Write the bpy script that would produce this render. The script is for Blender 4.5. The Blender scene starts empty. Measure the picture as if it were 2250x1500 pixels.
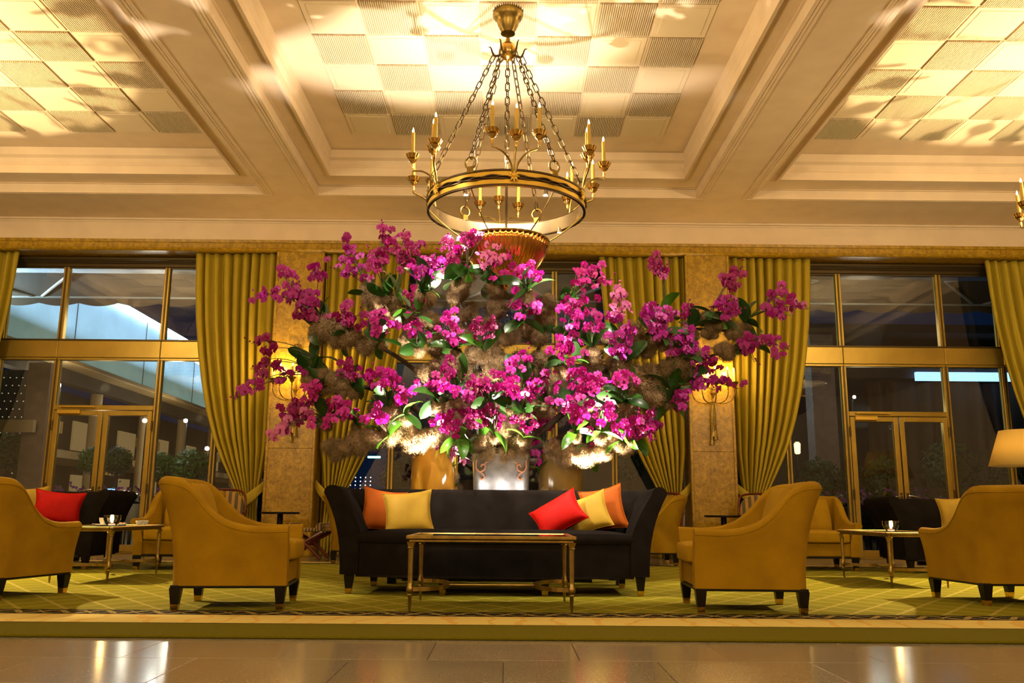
import bpy, math, random
from mathutils import Vector, Matrix, Euler

random.seed(7)
SC = bpy.context.scene
COL = SC.collection
pi = math.pi
R_ = math.radians

# ------------------------------------------------------------------ camera
FPX, YAW, PITCH, ROLL, CAMZ = 1924.0, R_(-0.25), R_(10.94), R_(0.44), 0.70
_cy, _sy, _cp, _sp = math.cos(YAW), math.sin(YAW), math.cos(PITCH), math.sin(PITCH)
_fw = Vector((-_sy * _cp, _cy * _cp, _sp))
_r0 = Vector((_cy, _sy, 0))
_u0 = _r0.cross(_fw)
_rt = _r0 * math.cos(ROLL) + _u0 * math.sin(ROLL)
_up = -_r0 * math.sin(ROLL) + _u0 * math.cos(ROLL)
cam_d = bpy.data.cameras.new('camera')
cam_d.sensor_width = 36.0
cam_d.lens = FPX * 36.0 / 2250.0
cam_d.clip_end = 300
cam = bpy.data.objects.new('camera', cam_d)
COL.objects.link(cam)
_m = Matrix((_rt, _up, -_fw)).transposed().to_4x4()
_m.translation = Vector((0, 0, CAMZ))
cam.matrix_world = _m
SC.camera = cam


def at(px, py, Y):
    """world point seen at a pixel of the 2250x1500 photograph, at distance Y into the room"""
    d = _rt * ((px - 1125) / FPX) - _up * ((py - 750) / FPX) + _fw
    return Vector((0, 0, CAMZ)) + d * (Y / d.y)


# ------------------------------------------------------------------ world, exposure, lights
SC.view_settings.view_transform = 'Standard'
SC.view_settings.look = 'None'
SC.view_settings.gamma = 1.0
SC.view_settings.use_curve_mapping = False
SC.view_settings.exposure = 0.68
SC.cycles.max_bounces = 4
SC.cycles.diffuse_bounces = 2
SC.cycles.glossy_bounces = 2
SC.cycles.light_sampling_threshold = 0.03
SC.cycles.transmission_bounces = 4
SC.cycles.transparent_max_bounces = 8
SC.cycles.caustics_reflective = False
SC.cycles.caustics_refractive = False
W = bpy.data.worlds.new('dusk')
SC.world = W
W.use_nodes = True
W.node_tree.nodes['Background'].inputs[0].default_value = (0.02, 0.055, 0.16, 1)
W.node_tree.nodes['Background'].inputs[1].default_value = 0.10

WARM = (1.0, 0.77, 0.44)
AMBER = (1.0, 0.64, 0.22)
WHITE = (1.0, 0.87, 0.74)


def light(name, kind, loc, energy, color, radius=0.1, target=None, angle=60, blend=0.5):
    d = bpy.data.lights.new(name, kind)
    d.energy = energy
    d.color = color
    d.shadow_soft_size = radius
    o = bpy.data.objects.new(name, d)
    COL.objects.link(o)
    o.location = loc
    if kind == 'SPOT':
        d.spot_size = R_(angle)
        d.spot_blend = blend
    if target is not None:
        v = Vector(target) - Vector(loc)
        o.rotation_euler = v.to_track_quat('-Z', 'Y').to_euler()
    return o


CHX, CHY = -0.03, 8.20          # the middle chandelier
BAY = 6.05                      # bay pitch along the wall
# chandelier bowls: bulbs deep inside throw light on the ceiling, the rim cuts it off towards the walls
SIDE_CH = ((-6.95, 8.75), (6.49, 8.75))
for lx, ly, e in ((CHX, CHY, 45), (*SIDE_CH[0], 540), (*SIDE_CH[1], 540)):
    light('chandelier_bowl_light', 'POINT', (lx, ly, 2.92), e, WARM, 0.03)
    light('chandelier_candle_light', 'POINT', (lx, ly, 4.15), 190 if e > 100 else 110, WARM, 0.25)
# ambient fill added behind the camera; no chandeliers are built there
for lx in (-BAY, 0, BAY):
    light('hall_fill_light', 'POINT', (lx, -0.6, 4.0), 290, WARM, 0.15)
# white spots on the chandelier ring, aimed at the flowers and the sofa
light('ring_spot', 'SPOT', (-0.40, 7.50, 3.50), 240, WHITE, 0.02, (-0.45, 8.15, 0.8), 58, 0.5)
light('ring_spot', 'SPOT', (0.40, 7.50, 3.50), 240, WHITE, 0.02, (0.40, 8.15, 0.8), 58, 0.5)
light('ring_spot', 'SPOT', (-6.3, 9.1, 3.50), 1050, WARM, 0.04, (-4.05, 8.0, 0.0), 48, 0.25)
light('ring_spot', 'SPOT', (5.95, 9.1, 3.50), 1050, WARM, 0.04, (3.75, 8.3, 0.0), 48, 0.25)
# recessed spots in the beam soffits above the front of the carpet, aimed at the sofa
BEAM_SPOTS = [((-3.26, 5.7, 5.30), (0.15, 8.15, 0.80)), ((3.2, 5.7, 5.30), (0.75, 8.15, 0.75))]
light('beam_spot', 'SPOT', BEAM_SPOTS[0][0], 850, WHITE, 0.03, BEAM_SPOTS[0][1], 26, 0.5)
light('beam_spot', 'SPOT', (-3.26, 6.1, 5.30), 400, WHITE, 0.03, (-0.35, 8.45, 2.1), 36, 0.6)
light('beam_spot', 'SPOT', (3.2, 6.1, 5.30), 400, WHITE, 0.03, (0.65, 8.45, 2.1), 36, 0.6)
light('beam_spot', 'SPOT', BEAM_SPOTS[1][0], 300, WHITE, 0.03, BEAM_SPOTS[1][1], 22, 0.5)
# uplights standing on the console behind the sofa, under the orchids
UPL = [(-0.62, 8.56), (0.0, 8.55), (0.62, 8.56), (-0.45, 9.16), (0.45, 9.16)]
light('console_uplight', 'SPOT', (-0.62, 8.56, 0.82), 850, WHITE, 0.02, (-1.65, 7.75, 3.2), 66, 0.5)
light('console_uplight', 'SPOT', (0.0, 8.55, 0.82), 400, WHITE, 0.02, (-0.05, 7.85, 3.2), 54, 0.5)
light('console_uplight', 'SPOT', (0.62, 8.56, 0.82), 850, WHITE, 0.02, (1.65, 7.75, 3.2), 66, 0.5)
light('console_uplight', 'SPOT', (-0.45, 9.16, 0.82), 1000, WHITE, 0.02, (-0.9, 8.0, 5.7), 58, 0.4)
light('console_uplight', 'SPOT', (0.45, 9.16, 0.82), 1000, WHITE, 0.02, (0.8, 8.0, 5.7), 58, 0.4)
for gx in (-0.26, -0.05, 0.16):
    light('planter_glow', 'POINT', (gx, 8.52, 0.86), 1.6, WHITE, 0.05)


# ------------------------------------------------------------------ materials
def nodes(name):
    m = bpy.data.materials.new(name)
    m.use_nodes = True
    nt = m.node_tree
    return m, nt, nt.nodes['Principled BSDF']


def mat(name, col, rough=0.6, metal=0.0, noise=None, bump=0.0, bscale=200, spec=0.5, sheen=0.0, coat=0.0, emit=None, es=0.0, coords='Object'):
    """noise = (scale, second colour, contrast lo, hi, detail)"""
    m, nt, b = nodes(name)
    N, L = nt.nodes, nt.links
    b.inputs['Base Color'].default_value = (*col, 1)
    b.inputs['Roughness'].default_value = rough
    b.inputs['Metallic'].default_value = metal
    b.inputs['Specular IOR Level'].default_value = spec
    b.inputs['Sheen Weight'].default_value = sheen
    b.inputs['Coat Weight'].default_value = coat
    if emit:
        b.inputs['Emission Color'].default_value = (*emit, 1)
        b.inputs['Emission Strength'].default_value = es
    tc = N.new('ShaderNodeTexCoord')
    if noise:
        sc, c2, lo, hi, det = noise
        n = N.new('ShaderNodeTexNoise')
        n.inputs['Scale'].default_value = sc
        n.inputs['Detail'].default_value = det
        L.new(tc.outputs[coords], n.inputs['Vector'])
        r = N.new('ShaderNodeValToRGB')
        r.color_ramp.elements[0].position = lo
        r.color_ramp.elements[0].color = (*col, 1)
        r.color_ramp.elements[1].position = hi
        r.color_ramp.elements[1].color = (*c2, 1)
        L.new(n.outputs['Fac'], r.inputs['Fac'])
        L.new(r.outputs['Color'], b.inputs['Base Color'])
    if bump:
        n2 = N.new('ShaderNodeTexNoise')
        n2.inputs['Scale'].default_value = bscale
        n2.inputs['Detail'].default_value = 3
        L.new(tc.outputs[coords], n2.inputs['Vector'])
        bp = N.new('ShaderNodeBump')
        bp.inputs['Strength'].default_value = bump
        bp.inputs['Distance'].default_value = 0.01
        L.new(n2.outputs['Fac'], bp.inputs['Height'])
        L.new(bp.outputs['Normal'], b.inputs['Normal'])
    return m


def emis(name, col, s):
    m, nt, b = nodes(name)
    b.inputs['Base Color'].default_value = (0, 0, 0, 1)
    b.inputs['Emission Color'].default_value = (*col, 1)
    b.inputs['Emission Strength'].default_value = s
    m.cycles.emission_sampling = 'NONE'
    return m


def thin(name, col, trans=0.35, rough=0.5):
    """petals, leaves, shades: some light comes through"""
    m, nt, b = nodes(name)
    N, L = nt.nodes, nt.links
    b.inputs['Base Color'].default_value = (*col, 1)
    b.inputs['Roughness'].default_value = rough
    t = N.new('ShaderNodeBsdfTranslucent')
    t.inputs['Color'].default_value = (*col, 1)
    mx = N.new('ShaderNodeMixShader')
    mx.inputs[0].default_value = trans
    L.new(b.outputs[0], mx.inputs[1])
    L.new(t.outputs[0], mx.inputs[2])
    L.new(mx.outputs[0], N['Material Output'].inputs['Surface'])
    return m


def glass(name, tint=(0.9, 0.93, 0.95), ior=1.5, boost=1.0):
    m, nt, b = nodes(name)
    N, L = nt.nodes, nt.links
    N.remove(b)
    tr = N.new('ShaderNodeBsdfTransparent')
    tr.inputs['Color'].default_value = (*tint, 1)
    gl = N.new('ShaderNodeBsdfGlossy')
    gl.inputs['Roughness'].default_value = 0.01
    fr = N.new('ShaderNodeFresnel')
    fr.inputs['IOR'].default_value = ior
    mx = N.new('ShaderNodeMixShader')
    if boost != 1.0:
        mm = N.new('ShaderNodeMath')
        mm.operation = 'MULTIPLY'
        mm.use_clamp = True
        mm.inputs[1].default_value = boost
        L.new(fr.outputs[0], mm.inputs[0])
        L.new(mm.outputs[0], mx.inputs[0])
    else:
        L.new(fr.outputs[0], mx.inputs[0])
    L.new(tr.outputs[0], mx.inputs[1])
    L.new(gl.outputs[0], mx.inputs[2])
    L.new(mx.outputs[0], N['Material Output'].inputs['Surface'])
    return m


M = {}
M['plaster'] = mat('plaster', (0.82, 0.64, 0.43), 0.75, noise=(3.0, (0.76, 0.585, 0.39), 0.35, 0.7, 2), bump=0.03, bscale=60)
M['tile_plain'] = mat('tile_plain', (0.80, 0.65, 0.43), 0.8, bump=0.04, bscale=120)
M['tile_rib'] = mat('tile_rib', (0.72, 0.58, 0.38), 0.8)
M['tile_back'] = mat('tile_back', (0.46, 0.36, 0.23), 0.9)
M['bronze'] = mat('bronze', (0.50, 0.33, 0.05), 0.36, 0.6, noise=(2.5, (0.40, 0.26, 0.04), 0.35, 0.7, 3))
M['bronze_dark'] = mat('bronze_dark', (0.10, 0.065, 0.02), 0.4, 0.6)
M['brass'] = mat('brass', (0.58, 0.36, 0.09), 0.22, 1.0)
M['brass_dull'] = mat('brass_dull', (0.36, 0.25, 0.065), 0.36, 1.0, noise=(14, (0.22, 0.15, 0.045), 0.35, 0.7, 3))
M['gold_band'] = mat('gold_band', (0.70, 0.43, 0.045), 0.38, 0.55)
M['dark_brass'] = mat('dark_brass', (0.085, 0.055, 0.025), 0.33, 0.9)
M['copper'] = mat('copper', (0.62, 0.28, 0.06), 0.2, 1.0)
M['silver'] = mat('silver', (0.55, 0.50, 0.42), 0.25, 1.0)
M['candle'] = thin('candle', (0.62, 0.42, 0.07), 0.2, 0.5)
M['flame'] = emis('flame', (1.0, 0.62, 0.22), 45)
M['velvet_yellow'] = mat('velvet_yellow', (0.30, 0.163, 0.0018), 0.85, noise=(5, (0.245, 0.129, 0.0018), 0.35, 0.7, 4), bump=0.10, bscale=300, spec=0.15, sheen=0.0)
M['velvet_seat'] = mat('velvet_seat', (0.33, 0.187, 0.0025), 0.85, noise=(7, (0.29, 0.152, 0.002), 0.35, 0.7, 4), bump=0.10, bscale=300, spec=0.15, sheen=0.0)
M['velvet_black'] = mat('velvet_black', (0.0105, 0.0084, 0.0070), 1.0, noise=(6, (0.015, 0.0120, 0.010), 0.35, 0.7, 3), bump=0.06, bscale=300, spec=0.0, sheen=0.0)
M['black_wood'] = mat('black_wood', (0.004, 0.003, 0.0025), 0.35, spec=0.25)
M['red_wood'] = mat('red_wood', (0.16, 0.022, 0.006), 0.25, noise=(9, (0.09, 0.012, 0.004), 0.3, 0.7, 3))
M['satin_yellow'] = mat('satin_yellow', (0.42, 0.265, 0.025), 0.6, noise=(6, (0.34, 0.21, 0.018), 0.35, 0.7, 3), bump=0.08, bscale=40, spec=0.15, sheen=0.0)
M['satin_red'] = mat('satin_red', (0.48, 0.006, 0.002), 0.6, noise=(6, (0.36, 0.004, 0.002), 0.35, 0.7, 3), bump=0.08, bscale=40, spec=0.12, sheen=0.0)
M['satin_orange'] = mat('satin_orange', (0.38, 0.085, 0.004), 0.6, noise=(6, (0.30, 0.062, 0.003), 0.35, 0.7, 3), bump=0.08, bscale=40, spec=0.12, sheen=0.0)
M['curtain'] = thin('curtain', (0.44, 0.315, 0.012), 0.06, 0.8)
M['black_glass'] = mat('black_glass', (0.006, 0.005, 0.004), 0.04, spec=0.6)
M['soil'] = mat('soil', (0.03, 0.02, 0.012), 0.9)
M['stem_green'] = mat('stem_green', (0.055, 0.075, 0.018), 0.5)
M['stem_brown'] = mat('stem_brown', (0.045, 0.032, 0.014), 0.6)
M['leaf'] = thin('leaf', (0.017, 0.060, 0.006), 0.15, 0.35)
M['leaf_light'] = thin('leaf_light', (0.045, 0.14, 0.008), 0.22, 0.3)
M['moss'] = mat('moss', (0.21, 0.135, 0.065), 0.95, noise=(8, (0.34, 0.24, 0.13), 0.35, 0.65, 4), spec=0.1)
M['bark'] = mat('bark', (0.06, 0.04, 0.024), 0.9, noise=(18, (0.03, 0.02, 0.012), 0.35, 0.65, 4), bump=0.4, bscale=60)
M['petal_d'] = thin('petal_deep', (0.30, 0.0025, 0.125), 0.22, 0.5)
M['petal_f'] = thin('petal_fuchsia', (0.52, 0.006, 0.265), 0.25, 0.5)
M['petal_b'] = thin('petal_violet', (0.40, 0.009, 0.27), 0.25, 0.5)
M['petal_p'] = thin('petal_pale', (0.78, 0.20, 0.52), 0.28, 0.5)
M['lip'] = mat('orchid_lip', (0.25, 0.003, 0.05), 0.45)
M['amber_glass'] = mat('amber_glass', (0.56, 0.27, 0.030), 0.12, noise=(3, (0.40, 0.18, 0.02), 0.35, 0.7, 2), spec=0.6, coat=0.4)
M['amber_dull'] = mat('amber_dull', (0.17, 0.105, 0.03), 0.2, noise=(3, (0.26, 0.15, 0.03), 0.4, 0.75, 2), spec=0.5)
M['lead'] = mat('lead', (0.30, 0.30, 0.31), 0.42, 0.75, noise=(9, (0.16, 0.16, 0.17), 0.35, 0.7, 5), bump=0.1, bscale=30)
M['rust'] = mat('rust', (0.42, 0.20, 0.12), 0.6, 0.2)
M['pane'] = glass('pane', (0.86, 0.90, 0.93), 1.5, 1.3)
M['clear_glass'] = glass('clear_glass', (0.95, 0.95, 0.95), 1.5, 1.6)
M['porcelain'] = mat('porcelain', (0.75, 0.66, 0.52), 0.25)
M['wax'] = mat('wax', (0.8, 0.6, 0.4), 0.5, emit=(1.0, 0.5, 0.25), es=1.6)
M['shade'] = thin('lamp_shade', (0.80, 0.60, 0.20), 0.5, 0.8)


def marble():
    m, nt, b = nodes('yellow_marble')
    N, L = nt.nodes, nt.links
    tc = N.new('ShaderNodeTexCoord')
    n1 = N.new('ShaderNodeTexNoise'); n1.inputs['Scale'].default_value = 9; n1.inputs['Detail'].default_value = 8; n1.inputs['Distortion'].default_value = 1.4
    n2 = N.new('ShaderNodeTexNoise'); n2.inputs['Scale'].default_value = 32; n2.inputs['Detail'].default_value = 5; n2.inputs['Distortion'].default_value = 2.0
    L.new(tc.outputs['Object'], n1.inputs['Vector']); L.new(tc.outputs['Object'], n2.inputs['Vector'])
    r1 = N.new('ShaderNodeValToRGB')
    r1.color_ramp.elements[0].position = 0.32; r1.color_ramp.elements[0].color = (0.31, 0.178, 0.006, 1)
    r1.color_ramp.elements[1].position = 0.68; r1.color_ramp.elements[1].color = (0.55, 0.335, 0.018, 1)
    r2 = N.new('ShaderNodeValToRGB')
    r2.color_ramp.elements[0].position = 0.40; r2.color_ramp.elements[0].color = (0.62, 0.5, 0.4, 1)
    r2.color_ramp.elements[1].position = 0.52; r2.color_ramp.elements[1].color = (1, 1, 1, 1)
    mx = N.new('ShaderNodeMix'); mx.data_type = 'RGBA'; mx.blend_type = 'MULTIPLY'; mx.inputs[0].default_value = 0.75
    L.new(n1.outputs['Fac'], r1.inputs['Fac']); L.new(n2.outputs['Fac'], r2.inputs['Fac'])
    L.new(r1.outputs['Color'], mx.inputs[6]); L.new(r2.outputs['Color'], mx.inputs[7])
    L.new(mx.outputs[2], b.inputs['Base Color'])
    b.inputs['Roughness'].default_value = 0.32
    return m


def stone():
    m, nt, b = nodes('floor_stone')
    N, L = nt.nodes, nt.links
    tc = N.new('ShaderNodeTexCoord'); ob = N.new('ShaderNodeObjectInfo')
    n1 = N.new('ShaderNodeTexNoise'); n1.inputs['Scale'].default_value = 90; n1.inputs['Detail'].default_value = 6
    n2 = N.new('ShaderNodeTexNoise'); n2.inputs['Scale'].default_value = 3; n2.inputs['Detail'].default_value = 4
    mp = N.new('ShaderNodeMapping')
    cb = N.new('ShaderNodeCombineXYZ')
    L.new(ob.outputs['Random'], cb.inputs[0]); L.new(ob.outputs['Random'], cb.inputs[1])
    vm = N.new('ShaderNodeVectorMath'); vm.operation = 'SCALE'; vm.inputs['Scale'].default_value = 37
    L.new(cb.outputs[0], vm.inputs[0]); L.new(tc.outputs['Object'], mp.inputs['Vector']); L.new(vm.outputs[0], mp.inputs['Location'])
    L.new(mp.outputs[0], n1.inputs['Vector']); L.new(mp.outputs[0], n2.inputs['Vector'])
    r = N.new('ShaderNodeValToRGB')
    r.color_ramp.elements[0].position = 0.33; r.color_ramp.elements[0].color = (0.18, 0.147, 0.096, 1)
    r.color_ramp.elements[1].position = 0.68; r.color_ramp.elements[1].color = (0.33, 0.273, 0.185, 1)
    L.new(n1.outputs['Fac'], r.inputs['Fac'])
    hs = N.new('ShaderNodeHueSaturation')
    mr = N.new('ShaderNodeMapRange'); mr.inputs[3].default_value = 0.80; mr.inputs[4].default_value = 1.12
    ad = N.new('ShaderNodeMath'); ad.operation = 'MULTIPLY_ADD'; ad.inputs[1].default_value = 0.5
    ml = N.new('ShaderNodeMath'); ml.operation = 'MULTIPLY'; ml.inputs[1].default_value = 0.5
    L.new(ob.outputs['Random'], ad.inputs[0]); L.new(n2.outputs['Fac'], ml.inputs[0]); L.new(ml.outputs[0], ad.inputs[2])
    L.new(ad.outputs[0], mr.inputs[0]); L.new(mr.outputs[0], hs.inputs['Value'])
    L.new(r.outputs['Color'], hs.inputs['Color']); L.new(hs.outputs['Color'], b.inputs['Base Color'])
    b.inputs['Roughness'].default_value = 0.15
    b.inputs['Specular IOR Level'].default_value = 0.65
    return m


def carpet():
    """green lattice field, black leaf border, cream vine border, olive outer band; bands run along X (object coords)"""
    m, nt, b = nodes('carpet')
    N, L = nt.nodes, nt.links
    tc = N.new('ShaderNodeTexCoord')
    sp = N.new('ShaderNodeSeparateXYZ'); L.new(tc.outputs['Object'], sp.inputs[0])

    def math_(op, a, bb=None, cc=None, clamp=False):
        n = N.new('ShaderNodeMath'); n.operation = op; n.use_clamp = clamp
        for i, v in enumerate((a, bb, cc)):
            if v is None: continue
            if isinstance(v, (int, float)): n.inputs[i].default_value = v
            else: L.new(v, n.inputs[i])
        return n.outputs[0]

    def mixc(f, c1, c2):
        n = N.new('ShaderNodeMix'); n.data_type = 'RGBA'
        L.new(f, n.inputs[0])
        for i, c in ((6, c1), (7, c2)):
            if isinstance(c, tuple): n.inputs[i].default_value = (*c, 1)
            else: L.new(c, n.inputs[i])
        return n.outputs[2]
    X, Y = sp.outputs[0], sp.outputs[1]
    ns = N.new('ShaderNodeTexNoise'); ns.inputs['Scale'].default_value = 60; ns.inputs['Detail'].default_value = 4
    L.new(tc.outputs['Object'], ns.inputs['Vector'])
    wob = math_('MULTIPLY', math_('SUBTRACT', ns.outputs['Fac'], 0.5), 0.05)
    # diamond lattice
    u = math_('ADD', math_('ADD', math_('MULTIPLY', X, 3.1), math_('MULTIPLY', Y, 2.3)), wob)
    v = math_('ADD', math_('SUBTRACT', math_('MULTIPLY', X, 3.1), math_('MULTIPLY', Y, 2.3)), wob)
    def line(q, w):
        f = math_('ABSOLUTE', math_('SUBTRACT', math_('FRACT', q), 0.5))
        return math_('LESS_THAN', f, w)
    lat = math_('MAXIMUM', line(u, 0.055), line(v, 0.055))
    n2 = N.new('ShaderNodeTexNoise'); n2.inputs['Scale'].default_value = 2.2; n2.inputs['Detail'].default_value = 5
    mp = N.new('ShaderNodeMapping'); mp.inputs['Scale'].default_value = (1, 6, 1)
    L.new(tc.outputs['Object'], mp.inputs['Vector']); L.new(mp.outputs[0], n2.inputs['Vector'])
    field = mixc(n2.outputs['Fac'], (0.135, 0.12, 0.003), (0.215, 0.185, 0.006))
    field = mixc(math_('MULTIPLY', lat, 0.7), field, (0.34, 0.275, 0.05))
    # border bands measured from the front edge (Y=0 at the front edge of the rug)
    yy = math_('DIVIDE', math_('SUBTRACT', math_('MINIMUM', Y, math_('SUBTRACT', 6.93 + 0.75, Y)), 0.955), 0.255)
    ph = math_('MULTIPLY', X, 2 * pi / 0.31)
    sn = math_('MULTIPLY', math_('SINE', ph), 0.30)
    l1 = math_('LESS_THAN', math_('ABSOLUTE', math_('SUBTRACT', math_('SUBTRACT', yy, 0.5), sn)), math_('ADD', 0.05, math_('MULTIPLY', math_('ABSOLUTE', math_('COSINE', ph)), 0.10)))
    l2 = math_('LESS_THAN', math_('ABSOLUTE', math_('ADD', math_('SUBTRACT', yy, 0.5), sn)), 0.05)
    leafm = math_('MULTIPLY', math_('MAXIMUM', l1, l2), math_('GREATER_THAN', ns.outputs['Fac'], 0.42))
    blk = mixc(leafm, (0.010, 0.009, 0.003), (0.30, 0.215, 0.06))
    w2 = N.new('ShaderNodeTexWave'); w2.inputs['Scale'].default_value = 1.3; w2.inputs['Distortion'].default_value = 12; w2.inputs['Detail'].default_value = 3
    L.new(tc.outputs['Object'], w2.inputs['Vector'])
    vine = math_('GREATER_THAN', w2.outputs['Fac'], 0.93)
    crm = mixc(math_('MULTIPLY', vine, 0.5), (0.56, 0.43, 0.13), (0.50, 0.25, 0.03))
    ol = mixc(ns.outputs['Fac'], (0.085, 0.072, 0.001), (0.13, 0.108, 0.002))
    DPT = 6.93
    dist = math_('MINIMUM', Y, math_('SUBTRACT', DPT + 0.75, Y))  # the far border is cut by the stone
    dist = math_('ADD', dist, math_('MULTIPLY', wob, 0.15))
    col = mixc(math_('GREATER_THAN', dist, 0.53), ol, crm)
    col = mixc(math_('GREATER_THAN', dist, 0.955), col, blk)
    col = mixc(math_('GREATER_THAN', dist, 1.21), col, field)
    dk = math_('LESS_THAN', math_('ABSOLUTE', math_('SUBTRACT', dist, 0.53)), 0.012)
    col = mixc(dk, col, (0.03, 0.025, 0.006))
    L.new(col, b.inputs['Base Color'])
    b.inputs['Roughness'].default_value = 0.95
    b.inputs['Specular IOR Level'].default_value = 0.1
    bp = N.new('ShaderNodeBump'); bp.inputs['Strength'].default_value = 0.35; bp.inputs['Distance'].default_value = 0.01
    n3 = N.new('ShaderNodeTexNoise'); n3.inputs['Scale'].default_value = 180
    L.new(tc.outputs['Object'], n3.inputs['Vector']); L.new(n3.outputs['Fac'], bp.inputs['Height']); L.new(bp.outputs[0], b.inputs['Normal'])
    return m


def stripes(name, c1, c2, c3, freq, axis=0, rough=0.75):
    m, nt, b = nodes(name)
    N, L = nt.nodes, nt.links
    tc = N.new('ShaderNodeTexCoord'); sp = N.new('ShaderNodeSeparateXYZ'); L.new(tc.outputs['Object'], sp.inputs[0])
    a = N.new('ShaderNodeMath'); a.operation = 'MULTIPLY'; a.inputs[1].default_value = freq; L.new(sp.outputs[axis], a.inputs[0])
    f = N.new('ShaderNodeMath'); f.operation = 'FRACT'; L.new(a.outputs[0], f.inputs[0])
    r = N.new('ShaderNodeValToRGB'); r.color_ramp.interpolation = 'CONSTANT'
    e = r.color_ramp.elements
    e[0].position = 0; e[0].color = (*c1, 1)
    e[1].position = 0.42; e[1].color = (*c2, 1)
    for p_, c in ((0.50, c3), (0.86, c2), (0.93, c1)):
        k = e.new(p_); k.color = (*c, 1)
    L.new(f.outputs[0], r.inputs['Fac']); L.new(r.outputs['Color'], b.inputs['Base Color'])
    b.inputs['Roughness'].default_value = rough
    return m


M['marble'] = marble()
M['stone'] = stone()
M['carpet'] = carpet()
M['stripe_fabric'] = stripes('stripe_fabric', (0.36, 0.20, 0.03), (0.10, 0.05, 0.01), (0.09, 0.07, 0.03), 11.0)
M['stripe_awning'] = stripes('stripe_awning', (0.72, 0.42, 0.03), (0.3, 0.12, 0.02), (0.75, 0.60, 0.34), 1.6)
M['diamond_fabric'] = stripes('diamond_fabric', (0.40, 0.26, 0.09), (0.03, 0.02, 0.01), (0.08, 0.05, 0.02), 22.0)


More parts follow.
